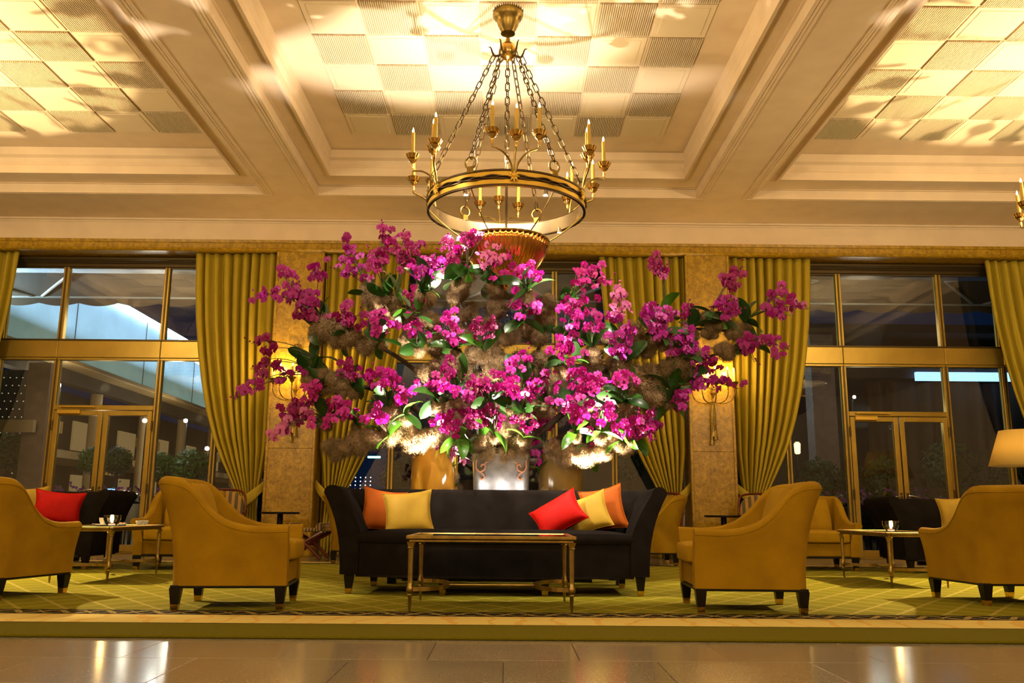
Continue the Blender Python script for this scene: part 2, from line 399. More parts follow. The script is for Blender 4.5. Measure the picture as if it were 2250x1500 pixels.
# ------------------------------------------------------------------ mesh helpers
class MB:
    def __init__(s):
        s.v, s.f = [], []

    def add(s, vs, fs):
        o = len(s.v)
        s.v.extend(tuple(p) for p in vs)
        s.f.extend(tuple(i + o for i in f) for f in fs)
        return s

    def box(s, a, b, mtx=None, bev=0.0):
        x0, y0, z0 = a
        x1, y1, z1 = b
        if bev:
            e = min(bev, (x1 - x0) / 2.01, (y1 - y0) / 2.01, (z1 - z0) / 2.01)
            vs, fs, ix = [], [], {}
            for i, X in enumerate((x0, x1)):
                for j, Y in enumerate((y0, y1)):
                    for k, Z in enumerate((z0, z1)):
                        sx, sy, sz = (1 - 2 * i), (1 - 2 * j), (1 - 2 * k)
                        ix[i, j, k] = len(vs)
                        vs += [(X, Y + sy * e, Z + sz * e), (X + sx * e, Y, Z + sz * e), (X + sx * e, Y + sy * e, Z)]
                        fs.append((len(vs) - 3, len(vs) - 2, len(vs) - 1))
            for i in (0, 1):
                fs.append([ix[i, j, k] for j, k in ((0, 0), (0, 1), (1, 1), (1, 0))])
                fs.append([ix[j, i, k] + 1 for j, k in ((0, 0), (0, 1), (1, 1), (1, 0))])
                fs.append([ix[j, k, i] + 2 for j, k in ((0, 0), (0, 1), (1, 1), (1, 0))])
            for j in (0, 1):
                for k in (0, 1):
                    fs.append((ix[0, j, k] + 1, ix[1, j, k] + 1, ix[1, j, k] + 2, ix[0, j, k] + 2))
                    fs.append((ix[j, 0, k], ix[j, 1, k], ix[j, 1, k] + 2, ix[j, 0, k] + 2))
                    fs.append((ix[j, k, 0], ix[j, k, 1], ix[j, k, 1] + 1, ix[j, k, 0] + 1))
        else:
            vs = [(x0, y0, z0), (x1, y0, z0), (x1, y1, z0), (x0, y1, z0), (x0, y0, z1), (x1, y0, z1), (x1, y1, z1), (x0, y1, z1)]
            fs = [(0, 3, 2, 1), (4, 5, 6, 7), (0, 1, 5, 4), (1, 2, 6, 5), (2, 3, 7, 6), (3, 0, 4, 7)]
        if mtx is not None:
            vs = [mtx @ Vector(p) for p in vs]
        return s.add(vs, fs)

    def lathe(s, prof, n=24, c=(0, 0, 0), flute=0.0, nf=0, cap=True, mtx=None):
        """prof: (radius, z) from bottom to top"""
        vs, fs = [], []
        for r, z in prof:
            for i in range(n):
                a = 2 * pi * i / n
                rr = r * (1 + flute * math.cos(nf * a)) if nf else r
                vs.append((c[0] + rr * math.cos(a), c[1] + rr * math.sin(a), c[2] + z))
        for j in range(len(prof) - 1):
            for i in range(n):
                k = (i + 1) % n
                fs.append((j * n + i, j * n + k, (j + 1) * n + k, (j + 1) * n + i))
        if cap:
            if prof[0][0] > 1e-5: fs.append(tuple(range(n - 1, -1, -1)))
            if prof[-1][0] > 1e-5: fs.append(tuple((len(prof) - 1) * n + i for i in range(n)))
        if mtx is not None:
            vs = [mtx @ Vector(p) for p in vs]
        return s.add(vs, fs)

    def tube(s, pts, r, n=8, closed=False, cap=True):
        pts = [Vector(p) for p in pts]
        m = len(pts)
        rs = r if isinstance(r, (list, tuple)) else [r] * m
        vs, fs = [], []
        ref = None
        for i, p in enumerate(pts):
            if closed:
                t = pts[(i + 1) % m] - pts[i - 1]
            else:
                t = pts[min(i + 1, m - 1)] - pts[max(i - 1, 0)]
            t = t.normalized() if t.length > 1e-9 else Vector((0, 0, 1))
            if ref is None:
                ref = Vector((0, 0, 1)) if abs(t.z) < 0.9 else Vector((1, 0, 0))
            a = t.cross(ref)
            if a.length < 1e-6:
                a = t.orthogonal()
            a.normalize()
            bb = t.cross(a).normalized()
            ref = -(t.cross(a)).normalized() if False else a.cross(t)
            for k in range(n):
                q = 2 * pi * k / n
                vs.append(p + (a * math.cos(q) + bb * math.sin(q)) * rs[i])
        for i in range(m if closed else m - 1):
            j = (i + 1) % m
            for k in range(n):
                l = (k + 1) % n
                fs.append((i * n + k, i * n + l, j * n + l, j * n + k))
        if cap and not closed:
            fs.append(tuple(range(n - 1, -1, -1)))
            fs.append(tuple((m - 1) * n + k for k in range(n)))
        return s.add(vs, fs)

    def prism(s, poly, axis, a, b):
        """poly: list of 2D points, extruded along an axis from a to b ('x': poly=(y,z), 'y': (x,z), 'z': (x,y))"""
        def mk(p, t):
            return {'x': (t, p[0], p[1]), 'y': (p[0], t, p[1]), 'z': (p[0], p[1], t)}[axis]
        n = len(poly)
        vs = [mk(p, a) for p in poly] + [mk(p, b) for p in poly]
        fs = [tuple(range(n - 1, -1, -1)), tuple(range(n, 2 * n))]
        fs += [(i, (i + 1) % n, n + (i + 1) % n, n + i) for i in range(n)]
        return s.add(vs, fs)

    def grid(s, fn, nu, nv, closeu=False):
        vs = [fn(i / nu, j / nv) for j in range(nv + 1) for i in range(nu + (0 if closeu else 1))]
        w = nu + (0 if closeu else 1)
        fs = []
        for j in range(nv):
            for i in range(nu):
                k = (i + 1) % w
                fs.append((j * w + i, j * w + k, (j + 1) * w + k, (j + 1) * w + i))
        return s.add(vs, fs)

    def mesh(s, name, m, smooth=False, angle=None):
        me = bpy.data.meshes.new(name)
        me.from_pydata(s.v, [], s.f)
        me.validate()
        ms = m if isinstance(m, (list, tuple)) else [m]
        for x in ms:
            me.materials.append(M[x] if isinstance(x, str) else x)
        if smooth:
            me.polygons.foreach_set('use_smooth', [True] * len(me.polygons))
        import bmesh
        bm = bmesh.new()
        bm.from_mesh(me)
        bmesh.ops.recalc_face_normals(bm, faces=bm.faces)
        if smooth:
            for e in bm.edges:
                if len(e.link_faces) == 2 and e.calc_face_angle(0) > R_(angle or 42):
                    e.smooth = False
        bm.to_mesh(me)
        bm.free()
        return me

    def build(s, name, m, parent=None, smooth=False, loc=None, angle=None):
        return link(name, s.mesh(name, m, smooth, angle), parent, loc)


def link(name, data, parent=None, loc=None, rot=None, scale=None):
    o = bpy.data.objects.new(name, data)
    COL.objects.link(o)
    if parent is not None:
        o.parent = parent
    if loc is not None:
        o.location = loc
    if rot is not None:
        o.rotation_euler = rot
    if scale is not None:
        o.scale = scale
    return o


def tag(o, label=None, cat=None, group=None, kind=None):
    if label: o['label'] = label
    if cat: o['category'] = cat
    if group: o['group'] = group
    if kind: o['kind'] = kind
    return o


def thing(name, label, cat, loc=(0, 0, 0), rz=0.0, group=None):
    return tag(link(name, None, None, loc, (0, 0, rz)), label, cat, group)


def copy_tree(o, parent=None):
    c = o.copy()
    COL.objects.link(c)
    c.parent = parent
    for ch in o.children:
        copy_tree(ch, c)
    return c


def place(o, loc, rz, label, group=None):
    o.location = loc
    o.rotation_euler = (0, 0, rz)
    o['label'] = label
    if group: o['group'] = group
    return o


def bez(p0, p1, p2, n):
    p0, p1, p2 = Vector(p0), Vector(p1), Vector(p2)
    return [p0 * (1 - t) ** 2 + p1 * 2 * t * (1 - t) + p2 * t * t for t in [i / n for i in range(n + 1)]]


def spline(pts, n):
    """Catmull-Rom through points"""
    P = [Vector(p) for p in pts]
    P = [P[0] * 2 - P[1]] + P + [P[-1] * 2 - P[-2]]
    out = []
    for i in range(1, len(P) - 2):
        for k in range(n):
            t = k / n
            a, b, c, d = P[i - 1], P[i], P[i + 1], P[i + 2]
            out.append(0.5 * ((2 * b) + (c - a) * t + (2 * a - 5 * b + 4 * c - d) * t * t + (3 * b - a - 3 * c + d) * t ** 3))
    out.append(P[-2])
    return out

# ------------------------------------------------------------------ the room shell
RX, RY0, RY1, ZS, ZC = 15.0, -6.5, 14.65, 5.32, 5.75
YP, YW = 13.60, 14.15           # pilaster face, window plane
BAYS = (-6.53, -0.075, 6.34)     # window bay centres
PIL = ((-3.70, -2.98), (2.86, 3.53), (-10.02, -9.35), (9.16, 9.83))

fl = MB()
fl.box((-RX, RY0, -0.20), (RX, RY1, -0.012))
floor = tag(fl.build('floor', mat('grout', (0.06, 0.045, 0.025), 0.8)), 'polished grey brown stone slab floor', None, kind='structure')
# slabs in running bond, as far as they can be told apart
SW, SD = 0.73, 0.63
slab = MB().box((-SW / 2 + 0.0015, -SD / 2 + 0.0015, -0.03), (SW / 2 - 0.0015, SD / 2 - 0.0015, 0.0), bev=0.002).mesh('floor_slab', 'stone')
y_edge = 4.39
for r in range(-3, 2):
    y0 = y_edge + r * SD
    for i in range(-5, 6):
        link('floor_slab', slab, floor, ((i + (0.5 if r % 2 else 0.0)) * SW - 0.01, y0 + SD / 2, 0))
for i in range(-11, 12):
    for r in range(2):
        link('floor_slab', slab, floor, ((i + 0.5 * r) * SW, 11.75 + r * SD, 0))
big = MB()
big.box((-RX, RY0, -0.05), (RX, y_edge - 3 * SD, 0))
big.box((-RX, 11.75 + 1.5 * SD, -0.05), (RX, RY1, 0))
for sx in (-1, 1):
    a, b = sorted((sx * 4.3, sx * RX))
    big.box((a, y_edge - 3 * SD, -0.05), (b, 5.2, 0))
    a, b = sorted((sx * 8.7, sx * RX))
    big.box((a, 5.2, -0.05), (b, 11.75 + 1.5 * SD, 0))
big.build('floor_paving', 'stone', floor)

rug = MB()
rug.box((-9.5, 0, 0.0), (9.5, 6.93, 0.018), bev=0.006)
tag(rug.build('carpet', 'carpet', None, loc=(0, 5.02, 0.0)), 'green lattice carpet with cream and black border under the seating', 'carpet')
RUGZ = 0.018

# ---- ceiling: beams, coffers with stepped mouldings, tiles
COFF = [(-9.35, -3.66), (-2.86, 2.79), (3.62, 9.30)]
CY0, CY1 = 3.98, 12.42
ce = MB()
ce.box((-RX, RY0, ZS), (RX, CY0, ZS + 0.5))
ce.box((-RX, CY1, ZS), (RX, RY1, ZS + 0.5))
xs = [-RX] + [v for c in COFF for v in c] + [RX]
for i in range(0, len(xs), 2):
    ce.box((xs[i], CY0, ZS), (xs[i + 1], CY1, ZS + 0.5))
for a, b in COFF:
    ce.box((a + 0.05, CY0 + 0.05, ZC), (b - 0.05, CY1 - 0.05, ZC + 0.12))
ceiling = tag(ce.build('ceiling', 'plaster'), 'cream plaster ceiling with deep beams and coffers', None, kind='structure')

def coffer_trim(a, b, n):
    def loop(ix, iy, z):
        return [(a + ix, CY0 + iy, z), (b - ix, CY0 + iy, z), (b - ix, CY1 - iy, z), (a + ix, CY1 - iy, z)]
    prof = [(-0.125, -0.06, ZS), (-0.125, -0.06, ZS - 0.012), (-0.105, -0.05, ZS - 0.018), (-0.085, -0.045, ZS - 0.008), (-0.065, -0.035, ZS - 0.018),
            (-0.045, -0.025, ZS - 0.008), (-0.025, -0.015, ZS - 0.02), (0.006, 0.006, ZS - 0.02), (0.006, 0.006, ZS + 0.115), (0.035, 0.04, ZS + 0.115), (0.035, 0.04, ZS + 0.125),
            (0.235, 0.44, ZS + 0.125), (0.235, 0.44, ZS + 0.09), (0.275, 0.50, ZS + 0.09), (0.275, 0.52, ZS + 0.20), (0.255, 0.51, ZS + 0.22), (0.275, 0.53, ZS + 0.25),
            (0.29, 0.55, ZS + 0.30), (0.29, 0.60, ZS + 0.33), (0.31, 0.63, ZC)]
    m = MB()
    vs, fs = [], []
    for p in prof:
        vs += loop(*p)
    for j in range(len(prof) - 1):
        for i in range(4):
            k = (i + 1) % 4
            fs.append((j * 4 + i, j * 4 + k, j * 4 + 4 + k, j * 4 + 4 + i))
    m.add(vs, fs)
    return tag(m.build('trim_%d' % n, 'plaster'), 'stepped plaster moulding round a ceiling coffer', None, kind='structure')
for n, (a, b) in enumerate(COFF):
    coffer_trim(a, b, n + 1)

TW, TD = 0.611, 0.645
tp = MB()
tp.box((-TW / 2 + 0.012, -TD / 2 + 0.012, -0.012), (TW / 2 - 0.012, TD / 2 - 0.012, 0.01), bev=0.004)
tp.box((-TW / 2 + 0.07, -TD / 2 + 0.07, -0.018), (TW / 2 - 0.07, TD / 2 - 0.07, -0.01), bev=0.004)
tile_plain = tp.mesh('ceiling_tile', 'tile_plain')
tr = MB()
tr.box((-TW / 2 + 0.012, -TD / 2 + 0.012, -0.006), (TW / 2 - 0.012, TD / 2 - 0.012, 0.01))
nb = len(tr.f)
NR = 26
for i in range(NR):
    x = -TW / 2 + 0.018 + (TW - 0.036) * (i + 0.5) / NR
    tr.box((x - 0.0062, -TD / 2 + 0.014, -0.022), (x + 0.0062, TD / 2 - 0.014, -0.004))
tile_rib = tr.mesh('ceiling_tile', ['tile_back', 'tile_rib'])
tile_rib.polygons.foreach_set('material_index', [0 if i < nb else 1 for i in range(len(tile_rib.polygons))])
def tiles(x0, cols, odd):
    gm = MB()
    for r in range(10):
        for c in range(cols):
            rib = (r + c + odd) % 2 == 0
            link('ceiling_tile', tile_rib if rib else tile_plain, ceiling, (x0 + (c + 0.5) * TW, 11.25 - (r + 0.5) * TD, ZC))
tiles(-2.17, 7, 1)
tiles(4.11, 8, 0)
tiles(-4.16 - 8 * TW, 8, 1)

# ---- walls
wb = MB()
wb.box((-RX, YP, 4.95), (RX, RY1, ZS))
wb.box((-RX, YP - 0.03, 5.28), (RX, YP, ZS - 0.0), bev=0.01)
wb.box((-RX, YP - 0.016, 5.245), (RX, YP, 5.275), bev=0.006)
for a, b in ((-RX, -10.02), (9.83, RX)):
    wb.box((a, YP, 0), (b, RY1, 4.95))
wall_back = tag(wb.build('wall_back', 'plaster'), 'plaster frieze wall above the marble band and windows', None, kind='structure')
for nm, a, b in (('wall_left', (-RX - 0.2, RY0, 0), (-RX, RY1, ZS)), ('wall_right', (RX, RY0, 0), (RX + 0.2, RY1, ZS)), ('wall_front', (-RX, RY0 - 0.2, 0), (RX, RY0, ZS))):
    tag(MB().box(a, b).build(nm, 'plaster'), 'plain cream plaster wall of the hall', None, kind='structure')

# marble band: slabs side by side
tb = MB()
tb.box((-RX, YP + 0.06, 4.78), (RX, RY1, 4.945))
band = tag(tb.build('trim_4', 'marble'), 'yellow marble band above the windows', None, kind='structure')
bp = [(YP - 0.02, 4.785), (YP - 0.035, 4.775), (YP - 0.055, 4.795), (YP - 0.045, 4.815), (YP - 0.03, 4.820), (YP - 0.03, 4.90), (YP - 0.045, 4.905), (YP - 0.05, 4.95), (YP + 0.08, 4.95), (YP + 0.08, 4.77), (YP, 4.77)]
bm_ = MB().prism(bp, 'x', -0.599, 0.599).mesh('band_slab', 'marble')
for i in range(-12, 13):
    link('band_slab', bm_, band, (i * 1.2 + 0.13, 0, 0))

# pilasters of marble slabs
for a, b in PIL:
    w = b - a
    c = (a + b) / 2
    for z0, z1 in ((0.0, 1.62), (1.62, 3.22), (3.22, 4.77)):
        pm = MB()
        pm.box((-w / 2, 0, z0 + 0.0015), (w / 2, RY1 - YP - 0.3, z1 - 0.0015), bev=0.004)
        pm.build('pilaster_slab', 'marble', wall_back, loc=(c, YP, 0))
    for s in (-1, 1):
        pm = MB()
        pm.box((s * w / 2 - 0.03, -0.022, 0.0), (s * w / 2 + 0.012, 0.05, 4.77), bev=0.008)
        pm.build('pilaster_edge', 'marble', wall_back, loc=(c, YP, 0))
    pm = MB()
    pm.box((-w / 2 - 0.02, -0.04, 0.0), (w / 2 + 0.02, 0.2, 0.16), bev=0.01)
    pm.build('pilaster_base', 'marble', wall_back, loc=(c, YP, 0))

# ---- windows and doors of bronze and glass
def member(parent, name, a, b, m='bronze', bev=0.006):
    c = [(a[i] + b[i]) / 2 for i in range(3)]
    o = MB().box([a[i] - c[i] for i in range(3)], [b[i] - c[i] for i in range(3)], bev=bev).build(name, m, parent, loc=c)
    return o

def window_bay(n, xc):
    w = tag(link('window_%d' % n, None, None, (0, 0, 0)), 'tall bronze framed glass front between the marble pilasters', None, kind='structure')
    X = [xc - 2.84, xc - 1.80, xc - 0.84, xc + 0.84, xc + 1.80, xc + 2.84]
    y0, y1 = YW, YW + 0.10
    member(w, 'header', (X[0], y0 - 0.02, 4.64), (X[-1], y1 + 0.3, 4.80), 'bronze_dark')
    for k in range(3):
        member(w, 'blind_slat', (X[0], y0 - 0.20 + k * 0.06, 4.715 - k * 0.012), (X[-1], y0 - 0.145 + k * 0.06, 4.755 - k * 0.012), 'bronze_dark')
    for i, x in enumerate(X):
        for zz in ((0.0, 3.09), (3.40, 4.64)):
            mu = member(w, 'mullion', (x - 0.045, y0, zz[0]), (x + 0.045, y1, zz[1]))
            c = mu.location
            g = MB().box((-0.014, -0.012 - 0.05, zz[0] - c.z), (0.014, -0.05, zz[1] - c.z), bev=0.003)
            g.build('glazing_bead', 'bronze_dark', mu)
    for i in range(5):
        a, b = X[i] + 0.045, X[i + 1] - 0.045
        fa, fb = X[i], X[i + 1]
        member(w, 'transom_panel', (fa + 0.002, y0 - 0.025, 3.105), (fb - 0.002, y1, 3.385), 'bronze', 0.008)
        member(w, 'glazing_bar', (fa, y0 - 0.012, 3.065), (fb, y1, 3.104), 'bronze')
        member(w, 'glazing_bar', (fa, y0 - 0.012, 3.386), (fb, y1, 3.415), 'bronze_dark')
        member(w, 'glazing_bar', (a, y0, 4.61), (b, y1, 4.64), 'bronze_dark')
        member(w, 'pane', (a, y0 + 0.04, 3.415), (b, y0 + 0.046, 4.61), 'pane', 0)
        if i == 2:
            member(w, 'pane', (a, y0 + 0.04, 2.33), (b, y0 + 0.046, 3.065), 'pane', 0)
            member(w, 'glazing_bar', (a, y0, 2.25), (b, y1, 2.33), 'bronze')
        else:
            member(w, 'pane', (a, y0 + 0.04, 0.20), (b, y0 + 0.046, 3.065), 'pane', 0)
            member(w, 'bottom_rail', (a, y0, 0.0), (b, y1, 0.20), 'bronze')
    d = tag(link('door_%d' % n, None, None, (0, 0, 0)), 'double glazed bronze door in the window front', None, kind='structure')
    for s in (-1, 1):
        x0, x1 = sorted((xc + s * 0.012, xc + s * 0.79))
        member(d, 'stile', (x0, y0 - 0.015, 0.02), (x0 + 0.075, y1 - 0.03, 2.24))
        member(d, 'stile', (x1 - 0.075, y0 - 0.015, 0.02), (x1, y1 - 0.03, 2.24))
        member(d, 'rail', (x0 + 0.075, y0 - 0.015, 2.16), (x1 - 0.075, y1 - 0.03, 2.24))
        member(d, 'rail', (x0 + 0.075, y0 - 0.015, 0.02), (x1 - 0.075, y1 - 0.03, 0.13))
        member(d, 'pane', (x0 + 0.075, y0 + 0.02, 0.13), (x1 - 0.075, y0 + 0.026, 2.16), 'pane', 0)
        h = MB()
        hx = xc + s * 0.05
        h.tube([(hx, y0 - 0.015, 0.98), (hx, y0 - 0.07, 0.98), (hx + s * 0.06, y0 - 0.085, 0.975), (hx + s * 0.16, y0 - 0.08, 0.955)], 0.009, 8)
        h.build('door_handle', 'silver', d, True)
        member(d, 'lock_plate', (hx - 0.02, y0 - 0.022, 0.80), (hx + 0.02, y0 - 0.012, 1.03), 'bronze_dark')
        for z in (0.92, 1.92):
            hg = MB().lathe([(0.014, 0), (0.014, 0.16)], 8)
            hg.build('hinge', 'bronze_dark', d, True, loc=(xc + s * 0.80, y0 - 0.025, z))
    member(d, 'door_closer', (xc - 0.72, y0 - 0.075, 2.18), (xc - 0.36, y0 - 0.015, 2.245), 'gold_band')
    member(d, 'closer_arm', (xc - 0.70, y0 - 0.06, 2.285), (xc - 0.14, y0 - 0.03, 2.305), 'gold_band', 0.003)
    member(d, 'threshold', (xc - 0.79, y0 - 0.06, 0.0), (xc + 0.79, y1, 0.02), 'bronze')
for n, xc in enumerate(BAYS):
    window_bay(n + 1, xc)

# ---- curtains
def lerp_tab(t, tab):
    for (a, va), (b, vb) in zip(tab, tab[1:]):
        if t <= b:
            k = (t - a) / (b - a)
            k = k * k * (3 - 2 * k) if False else k
            return va + (vb - va) * k
    return tab[-1][1]
TAB_IN = [(0, 1.37), (0.14, 1.34), (0.28, 1.29), (0.42, 1.21), (0.55, 1.11), (0.66, 1.0), (0.76, 0.87), (0.84, 0.73), (0.91, 0.59), (0.96, 0.49), (1.0, 0.44), (1.1, 0.48), (1.25, 0.51)]
TAB_OUT = [(0, 0.01), (0.6, 0.01), (0.8, 0.04), (0.92, 0.11), (1.0, 0.16), (1.1, 0.13), (1.25, 0.10)]
ZT, ZTIE = 4.77, 0.82
def make_curtain(side, xp, label, seed):
    """xp: pilaster edge; side=+1: the curtain hangs to the left of a pilaster that stands at its right"""
    rnd = random.Random(seed)
    c = thing('curtain', label, 'curtain', (xp, YP + 0.16, 0), 0, 'gold velvet curtains along the window wall')
    ph = [rnd.uniform(-0.5, 0.5) for _ in range(12)]
    am = [rnd.uniform(0.7, 1.25) for _ in range(14)]
    def fn(u, v):
        s = v * 1.25
        z = ZT + (ZTIE - ZT) * s if s <= 1 else ZTIE - (s - 1) / 0.25 * (ZTIE - 0.012)
        wi, wo = lerp_tab(s, TAB_IN), lerp_tab(s, TAB_OUT)
        d = wi + (wo - wi) * u
        f = u * 9.0
        k = int(min(f, 8.999))
        wv = math.sin(2 * pi * f + ph[k % 12] * math.sin(pi * (f - k)) + 0.5 * math.sin(s * 3 + k))
        wv = math.copysign(abs(wv) ** 0.75, wv)
        pinch = 1 - 0.55 * math.exp(-((s - 1.0) / 0.12) ** 2)
        A = 0.062 * am[k] * pinch * (0.75 if s < 0.02 else 1)
        y = -A * wv + 0.02 * math.sin(u * 5 + s * 4)
        d += 0.012 * math.sin(2 * pi * f + 1.3) * pinch
        return (-side * d, y, z)
    m = MB().grid(fn, 150, 60)
    o = m.build('drape', 'curtain', c, True, angle=80)
    sol = o.modifiers.new('cloth', 'SOLIDIFY')
    sol.thickness = 0.006
    # tieback: a band from the pilaster hook round the gathered cloth
    def tie(u, v):
        t = u
        x = 0.0 + 0.47 * t
        z = 1.10 - 0.36 * t - 0.06 * math.sin(pi * t)
        y = -0.03 - 0.13 * math.sin(pi * min(1, t * 0.75)) ** 0.8
        hw = 0.055 + 0.02 * math.sin(pi * t)
        q = 2 * pi * v
        return (-side * (x + 0.02 * math.sin(q)), y - 0.016 * math.cos(q), z + hw * math.sin(q) + 0.006 * math.sin(q * 3 + t * 5))
    MB().grid(tie, 16, 12).build('tieback', 'curtain', c, True)
    return c
make_curtain(1, -3.71, 'gold curtain just left of the left marble pilaster, tied back low', 1)
make_curtain(-1, -2.97, 'gold curtain just right of the left marble pilaster, behind the orchids', 2)
make_curtain(1, 2.85, 'gold curtain just left of the right marble pilaster, behind the orchids', 3)
make_curtain(-1, 3.54, 'gold curtain just right of the right marble pilaster, tied back low', 4)
make_curtain(-1, -9.34, 'gold curtain cut by the left edge of the picture', 5)
make_curtain(1, 9.15, 'gold curtain cut by the right edge of the picture', 6)

# recessed spots in the beams (the ones aimed at the sofa)
for (sp_, tg_), lab in zip(BEAM_SPOTS, ('round ceiling spotlight in the left beam above the picture', 'round ceiling spotlight in the right beam above the picture')):
    f_ = thing('ceiling_spotlight', lab, 'spotlight', (sp_[0], sp_[1], ZS), 0, 'recessed spots in the ceiling beams')
    MB().lathe([(0.06, -0.012), (0.075, -0.012), (0.08, -0.004), (0.08, 0.0), (0.05, 0.0), (0.05, 0.03)], 24, cap=False).build('bezel', 'silver', f_, True)

# ------------------------------------------------------------------ furniture
def u_path(D, W, rc, nseg=14, nback=16):
    """outer base line of an upholstered shell, front = +x: list of (x, y, nx, ny)"""
    pts = []
    for i in range(nseg + 1):
        x = D / 2 - (D - rc) * i / nseg
        pts.append((x, -W / 2, 0, -1))
    for i in range(1, 7):
        a = -pi / 2 - (pi / 2) * i / 6
        pts.append((-D / 2 + rc + rc * math.cos(a), -W / 2 + rc + rc * math.sin(a), math.cos(a), math.sin(a)))
    for i in range(1, nback):
        pts.append((-D / 2, -W / 2 + rc + (W - 2 * rc) * i / nback, -1, 0))
    n = len(pts)
    for x, y, nx, ny in reversed(pts[:n - nback + 1]):
        pts.append((x, -y, nx, -ny))
    return pts

def upholstered_shell(D, W, rc, H, la, lb, ta, tb, z0, zin, pw=2.0):
    path = u_path(D, W, rc)
    m = MB()
    NO, NT, NI = 9, 7, 6
    sec_n = None
    vs = []
    for (x, y, nx, ny) in path:
        h = H(x, y)
        lean = la * ny * ny + lb * nx * nx
        th = ta * ny * ny + tb * nx * nx
        sec = []
        rt = th * 0.42
        for i in range(NO + 1):
            t = i / NO
            sec.append((lean * t ** pw, z0 + (h - rt - z0) * t))
        ctr = lean - rt
        for i in range(1, NT):
            a = pi * i / NT
            sec.append((ctr + rt * math.cos(a), h - rt + rt * math.sin(a)))
        for i in range(NI + 1):
            t = 1 - i / NI
            sec.append((-th + (lean - 2 * rt + th) * t ** 1.6, zin + (h - rt - zin) * t))
        sec.append((-th, z0))
        for off, z in sec:
            vs.append((x + nx * off, y + ny * off, z))
        sec_n = len(sec)
    k = len(path)
    fs = []
    for j in range(k - 1):
        for i in range(sec_n):
            l = (i + 1) % sec_n
            fs.append((j * sec_n + i, j * sec_n + l, (j + 1) * sec_n + l, (j + 1) * sec_n + i))
    fs.append(tuple(range(sec_n)))
    fs.append(tuple((k - 1) * sec_n + i for i in range(sec_n - 1, -1, -1)))
    m.add(vs, fs)
    pipe = [[(v[0], v[1], v[2]) for v in (vs[j * sec_n + NO] for j in range(k))]]
    return m, pipe[0]

def soft_box(a, b, e=0.22, crown=0.0, nu=36, nv=18):
    """rounded cushion block"""
    c = [(a[i] + b[i]) / 2 for i in range(3)]
    h = [(b[i] - a[i]) / 2 for i in range(3)]
    def sg(v, p):
        return math.copysign(abs(v) ** p, v)
    def fn(u, v):
        t, f = 2 * pi * u, pi * (v - 0.5)
        x = sg(math.cos(f), e) * sg(math.cos(t), e)
        y = sg(math.cos(f), e) * sg(math.sin(t), e)
        z = sg(math.sin(f), e * 1.6)
        zz = z * h[2] + (crown * (1 - x * x) * (1 - y * y) if z > 0 else 0)
        return (c[0] + x * h[0], c[1] + y * h[1], c[2] + zz)
    return MB().grid(fn, nu, nv, True)

def leg_mesh(h, w0, w1, cap):
    m = MB()
    def fr(z):
        t = z / h
        return w1 + (w0 - w1) * t
    def ring(z0, z1, g=0.0):
        a, b = fr(z0) / 2 + g, fr(z1) / 2 + g
        return [(-a, -a, z0), (a, -a, z0), (a, a, z0), (-a, a, z0), (-b, -b, z1), (b, -b, z1), (b, b, z1), (-b, b, z1)]
    F = [(0, 3, 2, 1), (4, 5, 6, 7), (0, 1, 5, 4), (1, 2, 6, 5), (2, 3, 7, 6), (3, 0, 4, 7)]
    m.add(ring(cap, h), F)
    c = MB().add(ring(0, cap, 0.0015), F)
    return m.mesh('leg', 'black_wood'), c.mesh('foot_cap', 'brass')

LEG, CAP = leg_mesh(0.15, 0.076, 0.042, 0.042)

def chair_h(x, y, D=0.78):
    xp = x + D / 2
    tab = [(-1, 0.900), (0.02, 0.897), (0.08, 0.862), (0.14, 0.805), (0.20, 0.735), (0.27, 0.665), (0.34, 0.618), (0.42, 0.588), (0.50, 0.572), (0.60, 0.566), (0.78, 0.572)]
    h = lerp_tab(xp, tab)
    return h + (0.012 * math.cos(y * 3.5) if xp < 0.05 else 0)

def make_chair():
    c = thing('armchair', 'x', 'armchair', group='mustard velvet armchairs with swept arms')
    D, W = 0.78, 0.72
    m, pipe = upholstered_shell(D, W, 0.10, chair_h, 0.055, 0.15, 0.10, 0.13, 0.165, 0.30, 2.2)
    sh = m.build('body', 'velvet_yellow', c, True)
    MB().tube([Vector(p) for p in pipe], 0.0045, 5).build('piping', 'velvet_yellow', sh, True)
    soft_box((-0.27, -0.262, 0.325), (0.43, 0.262, 0.465), 0.16, 0.02).build('seat_cushion', 'velvet_seat', c, True)
    ib = MB()
    def back(u, v):
        q = 2 * pi * u
        yy = 0.255 * math.copysign(abs(math.cos(q)) ** 0.5, math.cos(q))
        t = v
        r = 1 - (2 * t - 1) ** 6 * 0.5
        xx = 0.055 * math.copysign(abs(math.sin(q)) ** 0.7, math.sin(q)) * r
        z = 0.44 + 0.42 * t
        return (-0.235 - 0.10 * t ** 1.6 + xx, yy * (1 - 0.10 * t ** 3), z)
    ib.grid(back, 28, 12, True)
    ib.build('back_cushion', 'velvet_seat', c, True)
    fr = MB()
    fr.box((-0.28, -0.27, 0.165), (0.375, 0.27, 0.33), bev=0.012)
    fr.build('seat_rail', 'velvet_yellow', c, True)
    bt = MB()
    bt.box((-0.385, -0.355, 0.148), (0.385, 0.355, 0.168), bev=0.004)
    bt.build('base_trim', 'black_wood', c)
    for sx in (-1, 1):
        for sy in (-1, 1):
            l = link('leg', LEG, c, (sx * 0.35, sy * 0.322, 0))
            link('foot_cap', CAP, l)
    return c

